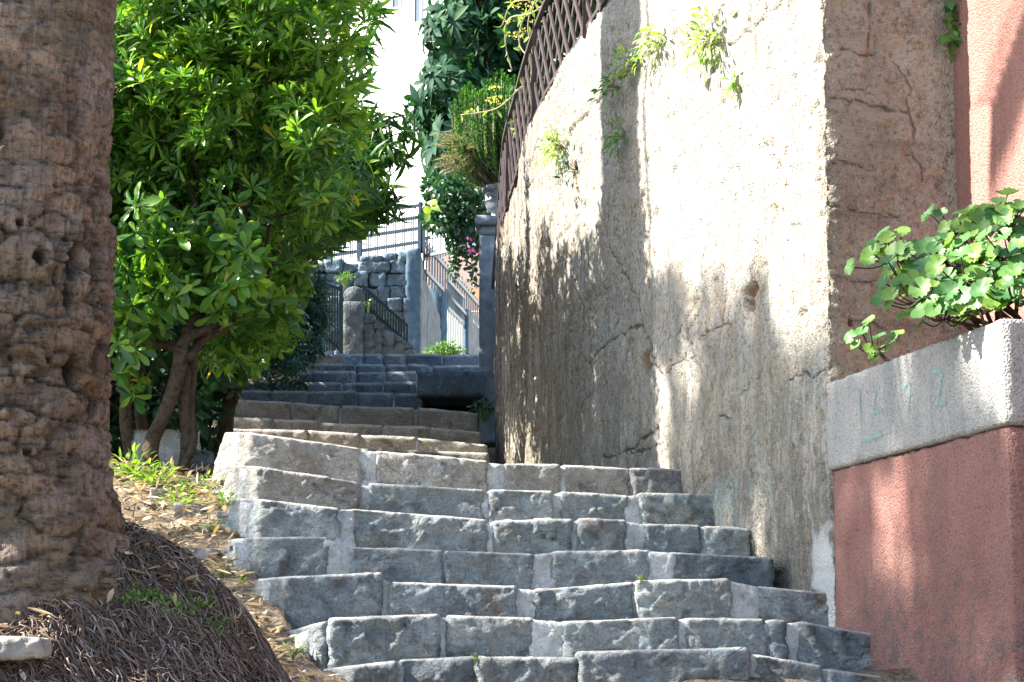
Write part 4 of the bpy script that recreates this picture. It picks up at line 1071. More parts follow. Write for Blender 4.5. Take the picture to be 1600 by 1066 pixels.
# ---------------------------------------------------------------- geraniums
def scallop(n=29):
    V = [(0, 0, 0)]
    for ring, (rr, zz_) in enumerate(((.5, .06), (1.0, .24))):
        for k in range(n):
            a = -math.pi/2+.25+(2*math.pi-.5)*k/(n-1)
            s = 1+((.06 if k % 2 else -.02)-.16*(abs(math.sin(a*3.5+.4))<.25))*(ring == 1)
            V.append((rr*s*math.cos(a), rr*s*math.sin(a), zz_*(1+.25*math.cos(3*a))-(.05 if k % 2 else 0)*(ring+.5)))
    Fc = [(0, 1+k, 2+k, 2+k) for k in range(n-1)]
    t3 = np.array([(0, 1+k, 2+k) for k in range(n-1)])
    q4 = np.array([(1+k, 1+n+k, 2+n+k, 2+k) for k in range(n-1)])
    return np.array(V), t3, q4
GV, G3, G4 = scallop()
def geranium(label, leaves, base_pts, zsoil):
    """leaves: (x,y,z,r,normal)"""
    root = empty('geranium', base_pts[0], label, 'geranium')
    lm = MB(); sm = MB()
    for (p, r, nn, hub) in leaves:
        nn = vstd(nn); x = np.cross(nn, rdir(1)[0]); x /= np.linalg.norm(x); y = np.cross(nn, x)
        out = p-hub; out = out-nn*(out@nn)
        if np.linalg.norm(out) > 1e-3: y = vstd(out); x = np.cross(y, nn)
        s = r*rng.uniform(.85, 1.15); cup = rng.uniform(.4, 1.9)
        V = p+s*(GV[:, :1]*x+GV[:, 1:2]*y+GV[:, 2:]*cup*nn)
        lm.add(V, [G3, G4])
        mid = (p+hub)/2+np.array([0, 0, -.02])
        sm.tube(catmull([hub, mid, p], 4), .0028, 5)
    for b in base_pts:
        hubs = [l[3] for l in leaves]
    done = set()
    for l in leaves:
        k = tuple(np.round(l[3], 3))
        if k in done: continue
        done.add(k); b = base_pts[len(done) % len(base_pts)]
        mid = (np.array(b)+l[3])/2+rng.normal(0, .03, 3)
        sm.tube(catmull([b, mid, l[3]], 5), np.linspace(.010, .006, 11), 7, True, .15)
    lm.build('leaves', M['geranium_leaf'], root, True); sm.build('stem', M['shrub_bark'], root, True)
lv = []
hubs = [at(px, py, d) for px, py, d in ((1530, 400, 8.1), (1480, 410, 8.2), (1560, 350, 8.2), (1445, 430, 8.35), (1580, 400, 8.0), (1500, 360, 8.35), (1600, 365, 8.3), (1490, 470, 8.0), (1560, 450, 8.05), (1640, 380, 8.2), (1400, 405, 8.5), (1610, 440, 7.95), (1690, 400, 8.1), (1445, 470, 8.0), (1475, 500, 7.85), (1530, 480, 7.8), (1585, 470, 7.75), (1420, 450, 8.2), (1510, 440, 8.0))]
for h in hubs:
    for _ in range(16):
        dv = rdir(1)[0]; dv[2] = abs(dv[2])*.9-.15
        p = h+dv*rng.uniform(.05, .18)*np.array([1, 1, .9])
        lv.append((p, rng.uniform(.026, .046), dv*.35+np.array([-.45, -.55, .55])+.35*rdir(1)[0], h))
soilz = zt-.04
geranium('large bushy geranium with round scalloped leaves growing in the planter', lv, [np.array([1.72, 7.95, soilz]), np.array([1.80, 8.0, soilz]), np.array([1.90, 7.9, soilz]), np.array([2.0, 8.05, soilz])], soilz)
lv = []
for px, py in ((1358, 502), (1338, 540), (1360, 545), (1372, 528), (1346, 518), (1385, 545), (1395, 528), (1368, 556), (1402, 522), (1330, 527)):
    h = at(1366, 545, 9.0); p = at(px, py, 8.95+rng.uniform(-.06, .06)); lv.append((p, rng.uniform(.026, .036), np.array([-.4, -.6, .6])+.4*rdir(1)[0], h))
geranium('small geranium sprig at the far end of the planter, against the concrete wall', lv, [np.array([at(1410, 556, 8.9)[0], 8.9, soilz])], soilz)

# ---------------------------------------------------------------- plants rooted in the wall
def wallplant(px, py, w, h, n, label, ret=False, tpl=BROAD, mat='weed_leaf', hang=.3, grp='weeds rooted in the concrete wall'):
    s, z = px_to_sz(px, py, ret); c = np.append(prof(np.array([s]))[0], z)
    nn = np.array([-.95, -.28, 0]) if not ret else np.array([.25, -.96, 0]); tt = np.array([-nn[1], nn[0], 0])
    r = empty('wall_weed', c, label, 'weed', grp); mb = MB(); st = MB()
    a = rng.normal(0, .45, n); b = rng.normal(0, .45, n)
    pos = c+tt*(a*w)[:, None]+np.array([0, 0, 1])*(b*h)[:, None]+nn*(rng.uniform(.01, .10, n)*min(1, max(w, h)*5))[:, None]
    d = (pos-c)*3+nn*.5+rdir(n)*.5; d[:, 2] -= hang
    place(mb, tpl, pos, d, nn+.6*rdir(n)+np.array([0, 0, .5]), rng.uniform(.03, .065, n), rng.uniform(.03, .06, n))
    mb.build('leaves', M[mat], r, True)
    for k in range(0, n, 7): st.tube([c-nn*.03, (c+pos[k])/2+nn*.02, pos[k]], [.003, .0025, .0015], 4)
    st.build('stem', M['dry_twig'], r, True)
wallplant(877, 232, .28, .13, 130, 'yellow-green weed on the sunlit wall, nearest the trellis')
wallplant(898, 268, .10, .18, 40, 'dark trailing tuft hanging just below the yellow-green wall weed', mat='ivy_leaf')
wallplant(975, 212, .16, .10, 60, 'deep green rosette in the shadow stripe on the wall', mat='geranium_leaf')
wallplant(990, 100, .16, .09, 70, 'thin weed along the crack at the upper end of the shadow stripe')
wallplant(965, 140, .20, .05, 50, 'thin green growth along the sloping crack inside the shadow stripe', mat='geranium_leaf')
wallplant(1030, 72, .22, .10, 80, 'weed right of the shadow stripe near the top of the wall')
wallplant(1115, 65, .22, .16, 150, 'largest weed growing near the top of the sunlit wall')
wallplant(1155, 130, .07, .06, 26, 'tiny weed on the sunlit wall below the largest weed')
wallplant(1487, 40, .05, .14, 60, 'narrow green tuft high up where the concrete meets the pink wall', True, IVY, 'geranium_leaf')
# ================================================================ GATE PILLAR, URN, ROSEMARY, TRELLIS
pb = at(768, 700, 18.45); pt = at(768, 343, 18.45)
pil = empty('pillar', (pb[0]+.05, 18.6, gz(0, 18.6)), 'weathered blue-grey stone pillar carrying the urn at the end of the concrete wall', 'pillar')
W = .20; cxp = at(749, 450, 18.42)[0]+W
mb = MB()
def pil_block(z0, z1, w, name, mat, amp=.5, seed=1):
    V, Fc = rough_block((cxp-w, 18.42-(w-W), z1), (cxp+w, 18.42-(w-W), z1), 2*w, z0, .025, .012, amp, seed)
    return mesh_np(name, V, Fc, M[mat], pil, True)
zc = at(750, 348, 18.4)[2]; zt2 = at(750, 336, 18.4)[2]
pil_block(1.9, zc-.10, W, 'shaft', 'urn_stone', .6, 4)
pil_block(zc-.10, zc-.02, W+.0, 'panel_head', 'urn_stone', .3, 6)
pil_block(zc-.02, zt2, W+.035, 'cap', 'urn_stone', .4, 5)
uc = np.array([at(752, 300, 18.62)[0]+.192, 18.62, 0])
def lathe(mbx, c, prof_, n=40, wob=0):
    a = np.arange(n)*2*math.pi/n
    V = np.concatenate([np.stack([c[0]+r*np.cos(a), c[1]+r*np.sin(a), np.full(n, z)], 1) for r, z in prof_])
    if wob: V = V+wob*np.stack([fbm(V, 20, 2, .5, 1), fbm(V, 20, 2, .5, 2), fbm(V, 20, 2, .5, 3)], 1)
    mbx.grid(V, n, len(prof_), True)
z0 = zt2; z1 = at(750, 284, 18.4)[2]; H = z1-z0
urn = empty('urn', (uc[0], uc[1], z0), 'round grey stone urn planted with rosemary, on the gate pillar', 'urn')
mb = MB(); lathe(mb, uc, [(.0, z0), (.09, z0), (.095, z0+.02), (.07, z0+.035), (.075, z0+.05), (.135, z0+.08), (.155, z0+.12), (.16, z0+.15), (.165, z0+.152), (.165, z0+.165), (.16, z0+.167), (.165, z0+H-.055), (.17, z0+H-.05), (.19, z0+H-.045), (.192, z0+H-.01), (.18, z0+H), (.155, z0+H), (.15, z0+H-.05), (0, z0+H-.05)], 48, .004)
mb.build('bowl', M['urn_stone'], urn, True)
mb = MB()
for k in range(7): mb.tube([(uc[0]-.155+.02*k, uc[1]-.155-.003*k, z0+.19+.012*math.sin(k)), (uc[0]-.14+.02*k, uc[1]-.165, z0+.185+.012*math.sin(k+1))], [.008, .004], 6)
mb.build('relief_swag', M['urn_stone'], urn, True)
# rosemary
ros = empty('rosemary', (uc[0], uc[1], z1), 'upright rosemary bush with dry drooping side, growing in the stone urn', 'rosemary')
gm, sm = MB(), MB()
o0 = np.array([uc[0], uc[1], z1-.05])
for k in range(300):
    b = o0+np.array([rng.uniform(-.13, .13), rng.uniform(-.13, .13), .03])
    a = rng.uniform(0, 2*math.pi); sp = rng.random()**.6*.46
    tip = np.array([uc[0]-.05+sp*math.cos(a)*.95, uc[1]+sp*math.sin(a), z1+rng.uniform(.22, .92)*(1-.30*(sp/.46)**2)])
    mid = (b+tip)/2+np.array([(tip-b)[0]*.35, (tip-b)[1]*.35, -.03])
    C_ = catmull([b, mid, tip, tip+np.array([0, 0, .10])], 12); sm.tube(C_[::4], .003, 3)
    n = len(C_); q = np.repeat(C_[6:], 4, 0); ph = rng.uniform(0, 2*math.pi, len(q))
    dr_ = np.stack([np.cos(ph), np.sin(ph), np.full(len(q), .9)], 1)
    place(gm, NEED, q, dr_, np.stack([np.cos(ph), np.sin(ph), -np.ones(len(q))], 1), rng.uniform(.024, .038, len(q)), .06)
gm.build('foliage', M['rosemary_leaf'], ros, True); sm.build('stem', M['dry_twig'], ros, True)
gm = MB(); sm = MB()
for k in range(90):
    tipp = at(rng.uniform(676, 735), rng.uniform(205, 275), 18.4+rng.uniform(-.25, .3))
    b = o0+np.array([-.12, rng.uniform(-.1, .1), .05]); mid = (b+tipp)/2+np.array([-.02, 0, .14])
    C_ = catmull([b, mid, tipp], 14); sm.tube(C_[::4], .003, 3)
    q = np.repeat(C_[10:], 3, 0); dd_ = rdir(len(q))
    place(gm, NEED, q, dd_, rdir(len(q)), rng.uniform(.02, .035, len(q)), .03)
gm.build('dry_foliage', M['rosemary_dry'], ros, True); sm.build('stem', M['dry_twig'], ros, True)

# trellis on the wall top
s_a, s_b = px_to_sz(960, 0)[0]-1.2, SL-.45
trs = empty('trellis', np.append(wall_xy(np.array([s_a]))[0], wall_top(s_a)), 'brown diagonal wooden trellis along the top of the concrete wall', 'trellis')
def tp_(s, h, off):
    s = np.clip(s, 0, SL); xy = wall_xy(np.array([s]))[0]; e = wall_xy(np.array([min(s+.03, SL)]))[0]-wall_xy(np.array([s-.03]))[0]; e /= np.linalg.norm(e)
    n = np.array([-e[1], e[0]]); return np.array([xy[0]+n[0]*off, xy[1]+n[1]*off, wall_top(s)+h])
HT = lambda s: .62*np.clip((SL+.1-s)/1.6, .25, 1)
for lay, sg, off in ((0, 1, -.005), (1, -1, -.022)):
    mb = MB(); s = s_a-.7
    while s < s_b+.7:
        pts = []
        for q in np.linspace(0, 1, 7):
            h = q*.66; sx = s+sg*h*.8
            if s_a <= sx <= s_b and h <= HT(sx)+.02: pts.append(tp_(sx, h-.02, off))
        for a, b in zip(pts[:-1], pts[1:]): mb.bar(a, b, .012, .032, up=(0, 0, 1))
        s += .20
    mb.build('lattice', M['trellis_wood'], trs)
for hh in (0.0, 1.0):
    mb = MB()
    q = [tp_(s, .01+hh*HT(s), -.014) for s in np.linspace(s_a, s_b, 60)]
    for a, b in zip(q[:-1], q[1:]): mb.bar(a, b, .03, .026)
    mb.build('rail', M['trellis_wood'], trs)
for s in np.linspace(s_a+.2, s_b, 5):
    mb = MB(); mb.bar(tp_(s, -.28 if s > s_b-.1 else -.05, -.0 if s < s_b-.1 else .03), tp_(s, HT(s)+.04, -.01), .036, .036); mb.build('post', M['trellis_wood'], trs)
# creeper with small yellow flowers hanging over the trellis
crp = empty('creeper', tp_(px_to_sz(850, 150)[0], 0, 0), 'thin twining creeper with yellow flower heads hanging over the trellis', 'creeper')
sm, fm2, lm = MB(), MB(), MB()
for pts in ([(850, -10, 15.0), (818, 30, 15.1), (812, 70, 15.2), (830, 100, 15.1), (822, 150, 15.3), (805, 200, 15.6), (815, 205, 15.6)], [(840, -10, 14.8), (825, 40, 14.9), (835, 110, 15.0), (810, 140, 15.3), (775, 170, 15.6), (720, 180, 15.8)], [(868, -10, 14.4), (832, 20, 14.8), (795, 30, 15.2), (790, 70, 15.3), (800, 110, 15.3)], [(830, 0, 15.0), (800, 5, 15.2), (785, 40, 15.3)]):
    C_ = catmull([at(*q) for q in pts], 8); sm.tube(C_, .005, 5)
    q = C_[::2]; place(lm, BROAD, q, rdir(len(q)), rdir(len(q)), rng.uniform(.04, .08, len(q)), .06)
for px, py in ((803, 12), (815, 25), (795, 35), (830, 8), (810, 60), (800, 55), (845, 20), (772, 139), (768, 157), (775, 163), (735, 176), (778, 155), (820, 50), (838, 35), (826, 15), (806, 5)):
    c = at(px, py, 15.1); n = 16; d = rdir(n); d[:, 2] = np.abs(d[:, 2]); fm2 = MB(); place(fm2, IVY, c+d*np.array([.035, .035, .015]), d, rdir(n), .016, .014); fm2.build('flower_head', M['yellow_flower'], crp, True)
sm.build('stem', M['dry_twig'], crp, True); lm.build('leaves', M['weed_leaf'], crp, True)

# ================================================================ LOQUAT TREE, IVY
lq = bush('tree', 'dark broad-leaved loquat tree standing above the trellis and urn', 'tree',
     [(700, -150), (1000, -150), (960, -40), (860, 40), (840, 140), (790, 200), (740, 290), (705, 300), (692, 250), (680, 190), (674, 150), (698, 110), (692, 60), (702, 20)], 21.5, 24, 125, .30, .28, 16, BROAD, 8, .205, 'loquat_leaf', (.35, 22.8, 3.0), .25, droop=.35)
iv = empty('ivy', at(725, 330, 21.0), 'ivy trailing down in thin strands left of the stone pillar', 'ivy')
lm, sm = MB(), MB()
for k in range(150):
    p = at(rng.uniform(676, 752), rng.uniform(285, 350), 20.9+rng.uniform(-.2, .5)); n = 10
    d = rdir(n); place(lm, IVY, p+d*.09, d+np.array([0, -.3, -.4]), rdir(n)+np.array([0, -1, .3]), rng.uniform(.05, .085, n), .055)
for px0, py0, px1, py1 in ((700, 340, 705, 425), (706, 340, 712, 430), (712, 345, 708, 415), (722, 350, 730, 425), (728, 340, 738, 440), (735, 345, 744, 452), (740, 340, 748, 400), (692, 330, 698, 372), (700, 330, 718, 395), (718, 335, 722, 400), (745, 340, 748, 380), (690, 320, 700, 390), (710, 330, 716, 432)):
    C_ = catmull([at(px0, py0, 20.9), at((px0+px1)/2+3, (py0+py1)/2, 20.85), at(px1, py1, 20.9)], 12); sm.tube(C_, .003, 4)
    q = np.repeat(C_, 2, 0)+rng.normal(0, .018, (2*len(C_), 3)); place(lm, IVY, q, rdir(len(q))+np.array([0, -.3, -.6]), np.array([0, -1., .2])+.5*rdir(len(q)), rng.uniform(.03, .055, len(q)), .04)
lm.build('leaves', M['ivy_leaf'], iv, True); sm.build('stem', M['dry_twig'], iv, True)
lim = MB(); q = np.array([at(675, 323, 20.6), at(683, 318, 20.6), at(668, 322, 20.6), at(671, 335, 20.6)]); place(lim, IVY, q, rdir(4)+np.array([0, -.2, -.3]), np.tile([0, -1., .5], (4, 1)), .11, .10); lim.build('bright_leaves', M['weed_leaf'], iv, True)

# ================================================================ RUBBLE WALL WITH RAILINGS, LOW WALL, GATE
D1 = 25.0
def pl(px, py, d=D1): return at(px, py, d)
rw = empty('rubble_wall', (pl(600, 560)[0], D1, 3.0), 'blue-shaded rubble stone retaining wall with a smooth cement corner, beyond the upper steps', 'wall')
# stones in rough courses
mb = MB(); k = 0
xl, xr = pl(470, 400)[0], pl(636, 400)[0]; zbot = 2.7
ztop_at = lambda x: np.interp(x, [xl, xr], [pl(510, 413)[2], pl(640, 390)[2]])
z = zbot
while z < ztop_at(xr):
    h = rng.uniform(.10, .17); x = xl-rng.uniform(0, .3)
    while x < xr+.1:
        w = rng.uniform(.14, .36)
        if z+h*.25 < ztop_at(x+w/2):
            tl = np.array([x, D1+rng.uniform(-.03, .03), min(z+h-.010+rng.uniform(-.02, .02), ztop_at(x))]); tr = np.array([min(x+w-.010, xr+.05), tl[1]+rng.uniform(-.02, .02), min(tl[2]+rng.uniform(-.025, .025), ztop_at(x+w))])
            if tl[2]-z > .04 and tr[0]-tl[0] > .05:
                V, Fc = rough_block(tl+np.array([0, rng.uniform(-.03, .03), 0]), tr, .25, z-rng.uniform(0, .012), .022, .008, 1.15, int(rng.integers(1000))); mb.add(V, Fc)
        x += w
    z += h
mb.build('stone_facing', M['rubble_stone'], rw, True)
mb = MB(); mb.box(((xl+xr)/2, D1+.20, (zbot+pl(640, 395)[2])/2-.05), ((xr-xl)/2, 0, 0), (0, .12, 0), (0, 0, (pl(640, 395)[2]-zbot)/2-.08)); mb.build('mortar_backing', M['low_wall_stone'], rw)
q0, q1 = pl(634, 392), pl(657, 386)
V, Fc = rough_block((q0[0], D1-.03, q0[2]), (q1[0], D1-.03, q1[2]), .35, zbot, .03, .012, .7, 5); mesh_np('corner_quoin', V, Fc, M['quoin_cement'], rw, True)
# side wall receding to the right, sloping down
def wall_run(name, mat, parent, tops, zb_, th=.18, res=.06, amp=.7, seed=0):
    mb = MB()
    for i in range(len(tops)-1):
        V, Fc = rough_block(tops[i], tops[i+1], th, zb_, res, .012, amp, seed+i); mb.add(V, Fc)
    return mb.build(name, M[mat], parent, True)
sw = empty('side_wall', (pl(690, 560)[0], 27, 3.0), 'grey cement side wall with blue picket fence and zinc gate, right of the rubble wall', 'wall')
wall_run('cement_wall', 'grey_cement', sw, [np.array([q1[0]+.005, D1-.01, at(657, 392, 25)[2]]), at(668, 440, 25.5), at(690, 500, 26.6)], zbot, .2, .05, .7, 2)
V, Fc = rough_block(at(689, 446, 26.5), at(699, 452, 26.7), .25, zbot, .05, .01, .5, 8); mesh_np('gate_pillar', V, Fc, M['quoin_cement'], sw, True)
V, Fc = rough_block(at(724, 482, 28.6), at(732, 485, 28.6), .3, zbot, .05, .01, .5, 9); mesh_np('gate_pillar', V, Fc, M['quoin_cement'], sw, True)
wall_run('cement_wall', 'grey_cement', sw, [at(732, 482, 28.7), at(756, 505, 30.5)], zbot, .2, .05, .7, 12)
# zinc gate between the pillars
g = MB(); a, b = at(699, 484, 26.8), at(724, 508, 28.5)
for i in range(13):
    t0 = i/13; p = a+(b-a)*t0; p2 = a+(b-a)*(t0+.9/13); c = (p+p2)/2
    g.box((c[0], c[1], (zbot+c[2])/2), (p2-p)/2*np.array([1, 1, 0]), (.004+.008*(i % 2), -.006, 0), (0, 0, (c[2]-zbot)/2))
g.build('gate_panel', M['zinc_gate'], sw)
g = MB()
for i in range(9):
    p = a+(b-a)*(i+.3)/9; g.bar(p, p+np.array([0, 0, .38]), .022, .022)
a2, b2 = a+np.array([0, 0, .36]), b+np.array([0, 0, .36]); g.bar(a2, b2, .03, .04); g.bar(a+np.array([0, 0, .02]), b+np.array([0, 0, .02]), .03, .05)
g.build('gate_bars', M['steel_blue_grey'], sw)
g = MB(); n = 25
A_, B_ = at(662, 430, 25.2), at(752, 525, 30.3)
A2, B2 = at(661, 374, 25.2), at(752, 478, 30.3)
for i in range(n):
    t0 = i/(n-1); lo = A_+(B_-A_)*t0; hi = A2+(B2-A2)*t0; hi[0] = lo[0]; hi[1] = lo[1]
    if 10 <= i <= 17: lo = hi-np.array([0, 0, .5])
    g.bar(lo-np.array([0, 0, .05]), hi+np.array([0, 0, .03]), .05, .02, up=(1, 0, 0))
for f_ in (.12, .88):
    g.bar(A_+(A2-A_)*f_+np.array([.02, .02, 0]), B_+(B2-B_)*f_+np.array([.02, .02, 0]), .03, .045)
g.build('picket_fence', M['steel_blue_grey'], sw)
# railing on the rubble wall
ra = empty('railing', pl(656, 390), 'tall thin steel railing standing on the rubble wall, against the white building', 'railing')
def rail_run(a_lo, a_hi, b_lo, b_hi, nbar, hs, name='rails'):
    g = MB(); a_lo, a_hi, b_lo, b_hi = map(np.array, (a_lo, a_hi, b_lo, b_hi))
    for f_ in hs: g = MB(); g.bar(a_lo+(a_hi-a_lo)*f_, b_lo+(b_hi-b_lo)*f_, .03, .035); g.build('rail', M['steel_blue_grey'], ra)
    g = MB()
    for i in range(nbar):
        t0 = (i+.5)/nbar; lo = a_lo+(b_lo-a_lo)*t0; hi = a_hi+(b_hi-a_hi)*t0; hi = lo+(hi-lo)*(.78+.22*((i*7) % 3 == 0)); g.bar(lo, hi, .014, .014)
    g.build('baluster', M['steel_blue_grey'], ra)
rail_run(at(500, 412, 25.15), at(500, 340, 25.15), at(655, 388, 25.15), at(655, 319, 25.15), 44, (.14, .45, .70, .97))
for px, y0, y1 in ((512, 412, 337), (561, 405, 330), (657, 392, 316), (661, 392, 318)):
    g = MB(); g.bar(at(px, y0+4, 25.13), at(px, y1, 25.13), .045, .045); g.build('post', M['steel_blue_grey'], ra)
rail_run(at(662, 408, 25.2), at(662, 336, 25.2), at(752, 388, 24.6), at(752, 316, 24.6), 22, (.10, .48, .97))
# low wall with round-topped pillar and green fence
D2 = 23.0
lw = empty('low_wall', (at(590, 560, D2)[0], D2, 2.9), 'low mottled stone wall sloping down to the right, with a round-headed end pillar', 'wall')
mb = MB(); zb2 = 2.75
tops = [(568, 476), (585, 492), (600, 507), (615, 520), (630, 529), (645, 540), (652, 556)]
for i in range(len(tops)-1):
    a, b = at(*tops[i], D2), at(*tops[i+1], D2); z = zb2; 
    while z < max(a[2], b[2])-.02:
        h = rng.uniform(.10, .17); x = a[0]-rng.uniform(0, .05)
        top = lambda xx: np.interp(xx, [a[0], b[0]], [a[2], b[2]])
        zz_ = min(z+h-.008, top(a[0])); zr = min(z+h-.008, top(b[0]))
        if zz_-z > .03 and zr-z > .01:
            V, Fc = rough_block((a[0]-.005, D2+rng.uniform(-.02, .01), zz_), (b[0]+.005, D2+rng.uniform(-.02, .01), zr), .25, z-.015, .03, .008, 1.5, int(rng.integers(1000))); mb.add(V, Fc)
        z += h
mb.build('stone_body', M['low_wall_stone'], lw, True)
a, b = at(534, 470, D2-.05), at(568, 470, D2-.05)
V, Fc = rough_block(a, b, .4, zb2, .04, .02, 1.0, 77); mesh_np('pillar_shaft', V, Fc, M['low_wall_stone'], lw, True)
c = (at(552, 462, D2-.05)+np.array([0, .15, 0])); n = 32; mb = MB()
ring = []
for yy_ in (-.13, -.10, .12, .15):
    r = .095 if abs(yy_) in (.13, .15) else .105
    aa = np.arange(n)*2*math.pi/n; ring.append(np.stack([c[0]+r*np.cos(aa), np.full(n, c[1]+yy_), c[2]+r*np.sin(aa)], 1))
ring = [np.tile(ring[0].mean(0), (n, 1))]+ring+[np.tile(ring[-1].mean(0), (n, 1))]
V = np.concatenate(ring); V = V+.008*fbm(V, 15, 3, .6, 3)[:, None]; mb.grid(V, n, 6, True); mb.build('round_head', M['low_wall_stone'], lw, True)
gf = empty('fence', at(605, 520, D2+.1), 'dark green picket fence stepping down along the low mottled wall', 'fence')
g = MB()
for i in range(17):
    t0 = i/16; px = 568+(636-568)*t0; lo = at(px, 482+t0*56, D2+.16); hi = at(px, 444+t0*62, D2+.16); g.bar(lo-np.array([0, 0, .1]), hi, .022, .012, up=(0, 1, 0))
g.build('picket', M['dark_green_steel'], gf); g = MB()
for o in (4, 30): g = MB(); g.bar(at(567, 444+o, D2+.175), at(637, 506+o, D2+.175), .02, .03); g.build('rail', M['dark_green_steel'], gf)
gt = empty('iron_gate', at(515, 550, D2-.3), 'dark iron gate with upright bars, half hidden by the bush', 'gate')
g = MB()
for i in range(10):
    px = 494+i*4.2; g.bar(at(px, 548-i*.3+2, D2-.3), at(px, 436+i*1.5, D2-.3), .016, .016)
g.build('bar', M['dark_green_steel'], gt); g = MB()
g.bar(at(533, 553, D2-.3), at(533, 446, D2-.3), .04, .04); g.bar(at(492, 555, D2-.3), at(492, 433, D2-.3), .04, .04)
g.bar(at(492, 440, D2-.28), at(533, 452, D2-.28), .03, .03); g.bar(at(512, 530, D2-.28), at(533, 547, D2-.28), .03, .03)
g.build('frame', M['dark_green_steel'], gt)
def farplant(px, py, d, label, size, n, tpl, mat, wsc=1.):
    n = int(n*2.2)
    p = at(px, py, d); r = empty('plant', p, label, 'plant'); mb = MB(); dv = rdir(n); dv[:, 2] = np.abs(dv[:, 2])
    pos = p+dv*np.array([size, size*.6, size*.55])*rng.uniform(.2, 1, n)[:, None]
    place(mb, tpl, pos, dv+.6*rdir(n), np.array([0, -.4, 1.])+.5*rdir(n), rng.uniform(.028, .06, n), rng.uniform(.03, .06, n)*wsc); mb.build('leaves', M[mat], r, True)
    mb = MB()
    for k in range(0, n, 9): mb.tube([p-np.array([0, 0, .1]), pos[k]], [.006, .003], 4)
    mb.build('stem', M['weed_leaf'], r)
farplant(697, 553, 22.5, 'bright green bushy plant at the top of the steps, before the zinc gate', .22, 260, BROAD, 'geranium_leaf')
farplant(541, 436, 24.7, 'yellow-green plant hanging on the rubble wall above the round-headed pillar', .13, 60, LANC, 'geranium_leaf', 1.2)
farplant(576, 474, 22.7, 'small pale plant sprouting behind the round-headed pillar', .045, 14, BROAD, 'ivy_leaf')
farplant(756, 640, 17.9, 'dark green ferny plant at the foot of the wall, beside the drain hole', .12, 60, BROAD, 'ivy_leaf')

# ================================================================ WHITE BUILDING
bn = vstd((-.62, -.785, 0)); be = np.array([-bn[1], bn[0], 0])*1.0
if be[0] < 0: be = -be
bc = np.array([at(650, 100, 46)[0], 46.0, 0])
bld = empty('building', (bc[0], bc[1], 3.2), 'tall white rendered building in the background with peach balcony', 'building')
def on_bld(px, py, off=0):
    dv = at(px, py, 1.0); t_ = (bn@(bc+bn*off))/(bn@dv); return dv*t_
g = MB(); g.box(bc-bn*4.0+np.array([0, 0, 12.5]), be*11, bn*4, (0, 0, 10)); g.build('wall', M['white_render'], bld)
for (x0, y0, x1, y1) in ((614, -40, 627, 13), (648, -30, 660, 36), (540, -40, 556, 5)):
    p0, p1 = on_bld(x0, y1), on_bld(x1, y1); zt_ = on_bld(x0, y0)[2]; zb3 = min(p0[2], p1[2]); c = (p0+p1)/2; hw = np.linalg.norm((p1-p0)[:2])/2
    w_ = MB(); cc = np.array([c[0], c[1], (zt_+zb3)/2]); hh = (zt_-zb3)/2
    for sx in (-1, 1): w_.box(cc+be*sx*(hw-.012)+bn*.02, be*.012, bn*.03, (0, 0, hh))
    for sz in (-1, 1): w_.box(cc+np.array([0, 0, sz*(hh-.02)])+bn*.018, be*(hw-.024), bn*.026, (0, 0, .02))
    f = w_.build('window', M['window_frame_paint'], bld)
    w_ = MB(); w_.box(cc+bn*.012, be*(hw-.024), bn*.008, (0, 0, hh-.04)); w_.build('pane', M['window_glass'], f)
bal = MB()
def onx(px, py, d): return at(px, py, d)
# peach balcony block: parapet, soffit
p0, p1 = at(668, 440, 38), at(780, 442, 38); top_z = at(690, 393, 38)[2]
g = MB(); g.box(((p0[0]+p1[0])/2, 38.1, (p0[2]+top_z)/2), ((p1[0]-p0[0])/2, 0, 0), (0, .1, 0), (0, 0, (top_z-p0[2])/2)); pb_ = g.build('balcony_parapet', M['peach_render'], bld)
g = MB(); g.box(((p0[0]+p1[0])/2, 39.3, p0[2]-.04), ((p1[0]-p0[0])/2, 0, 0), (0, 1.28, 0), (0, 0, .05)); g.build('balcony_soffit', M['peach_render'], bld); g = MB(); g.box(((p0[0]+p1[0])/2, 40.7, p0[2]-1.6), ((p1[0]-p0[0])/2, 0, 0), (0, .1, 0), (0, 0, 1.5)); g.build('lower_wall', M['white_render'], bld)
g = MB()
for (x0, y0, x1, y1) in ((670, 302, 690, 318), (676, 318, 690, 330), (718, 340, 728, 380), (742, 330, 752, 350)):
    a, b = at(x0, y1, 40), at(x1, y0, 40); g.box(((a[0]+b[0])/2, 40, (a[2]+b[2])/2), ((b[0]-a[0])/2, 0, 0), (0, .1, 0), (0, 0, (b[2]-a[2])/2))
g.build('orange_shutter', M['orange_paint'], bld)
a, b = at(722, 396, 37.9), at(752, 348, 37.9); nu, nv = 40, 8
U, Vv = np.meshgrid(np.linspace(a[0], b[0], nu), np.linspace(a[2], b[2], nv)); Pc_ = np.stack([U.ravel(), 37.86+.03*np.sin(U.ravel()*60)+.01*fbm(np.stack([U.ravel(), Vv.ravel(), 0*U.ravel()], 1), 8, 2), Vv.ravel()], 1)
P2_ = Pc_.copy(); P2_[:, 1] += .012
g = MB(); g.grid(Pc_, nu, nv); g.grid(P2_, nu, nv)
tag(g.build('hanging_cloth', M['magenta_cloth'], None, True), 'magenta cloth hanging over the balcony of the white building', 'cloth')

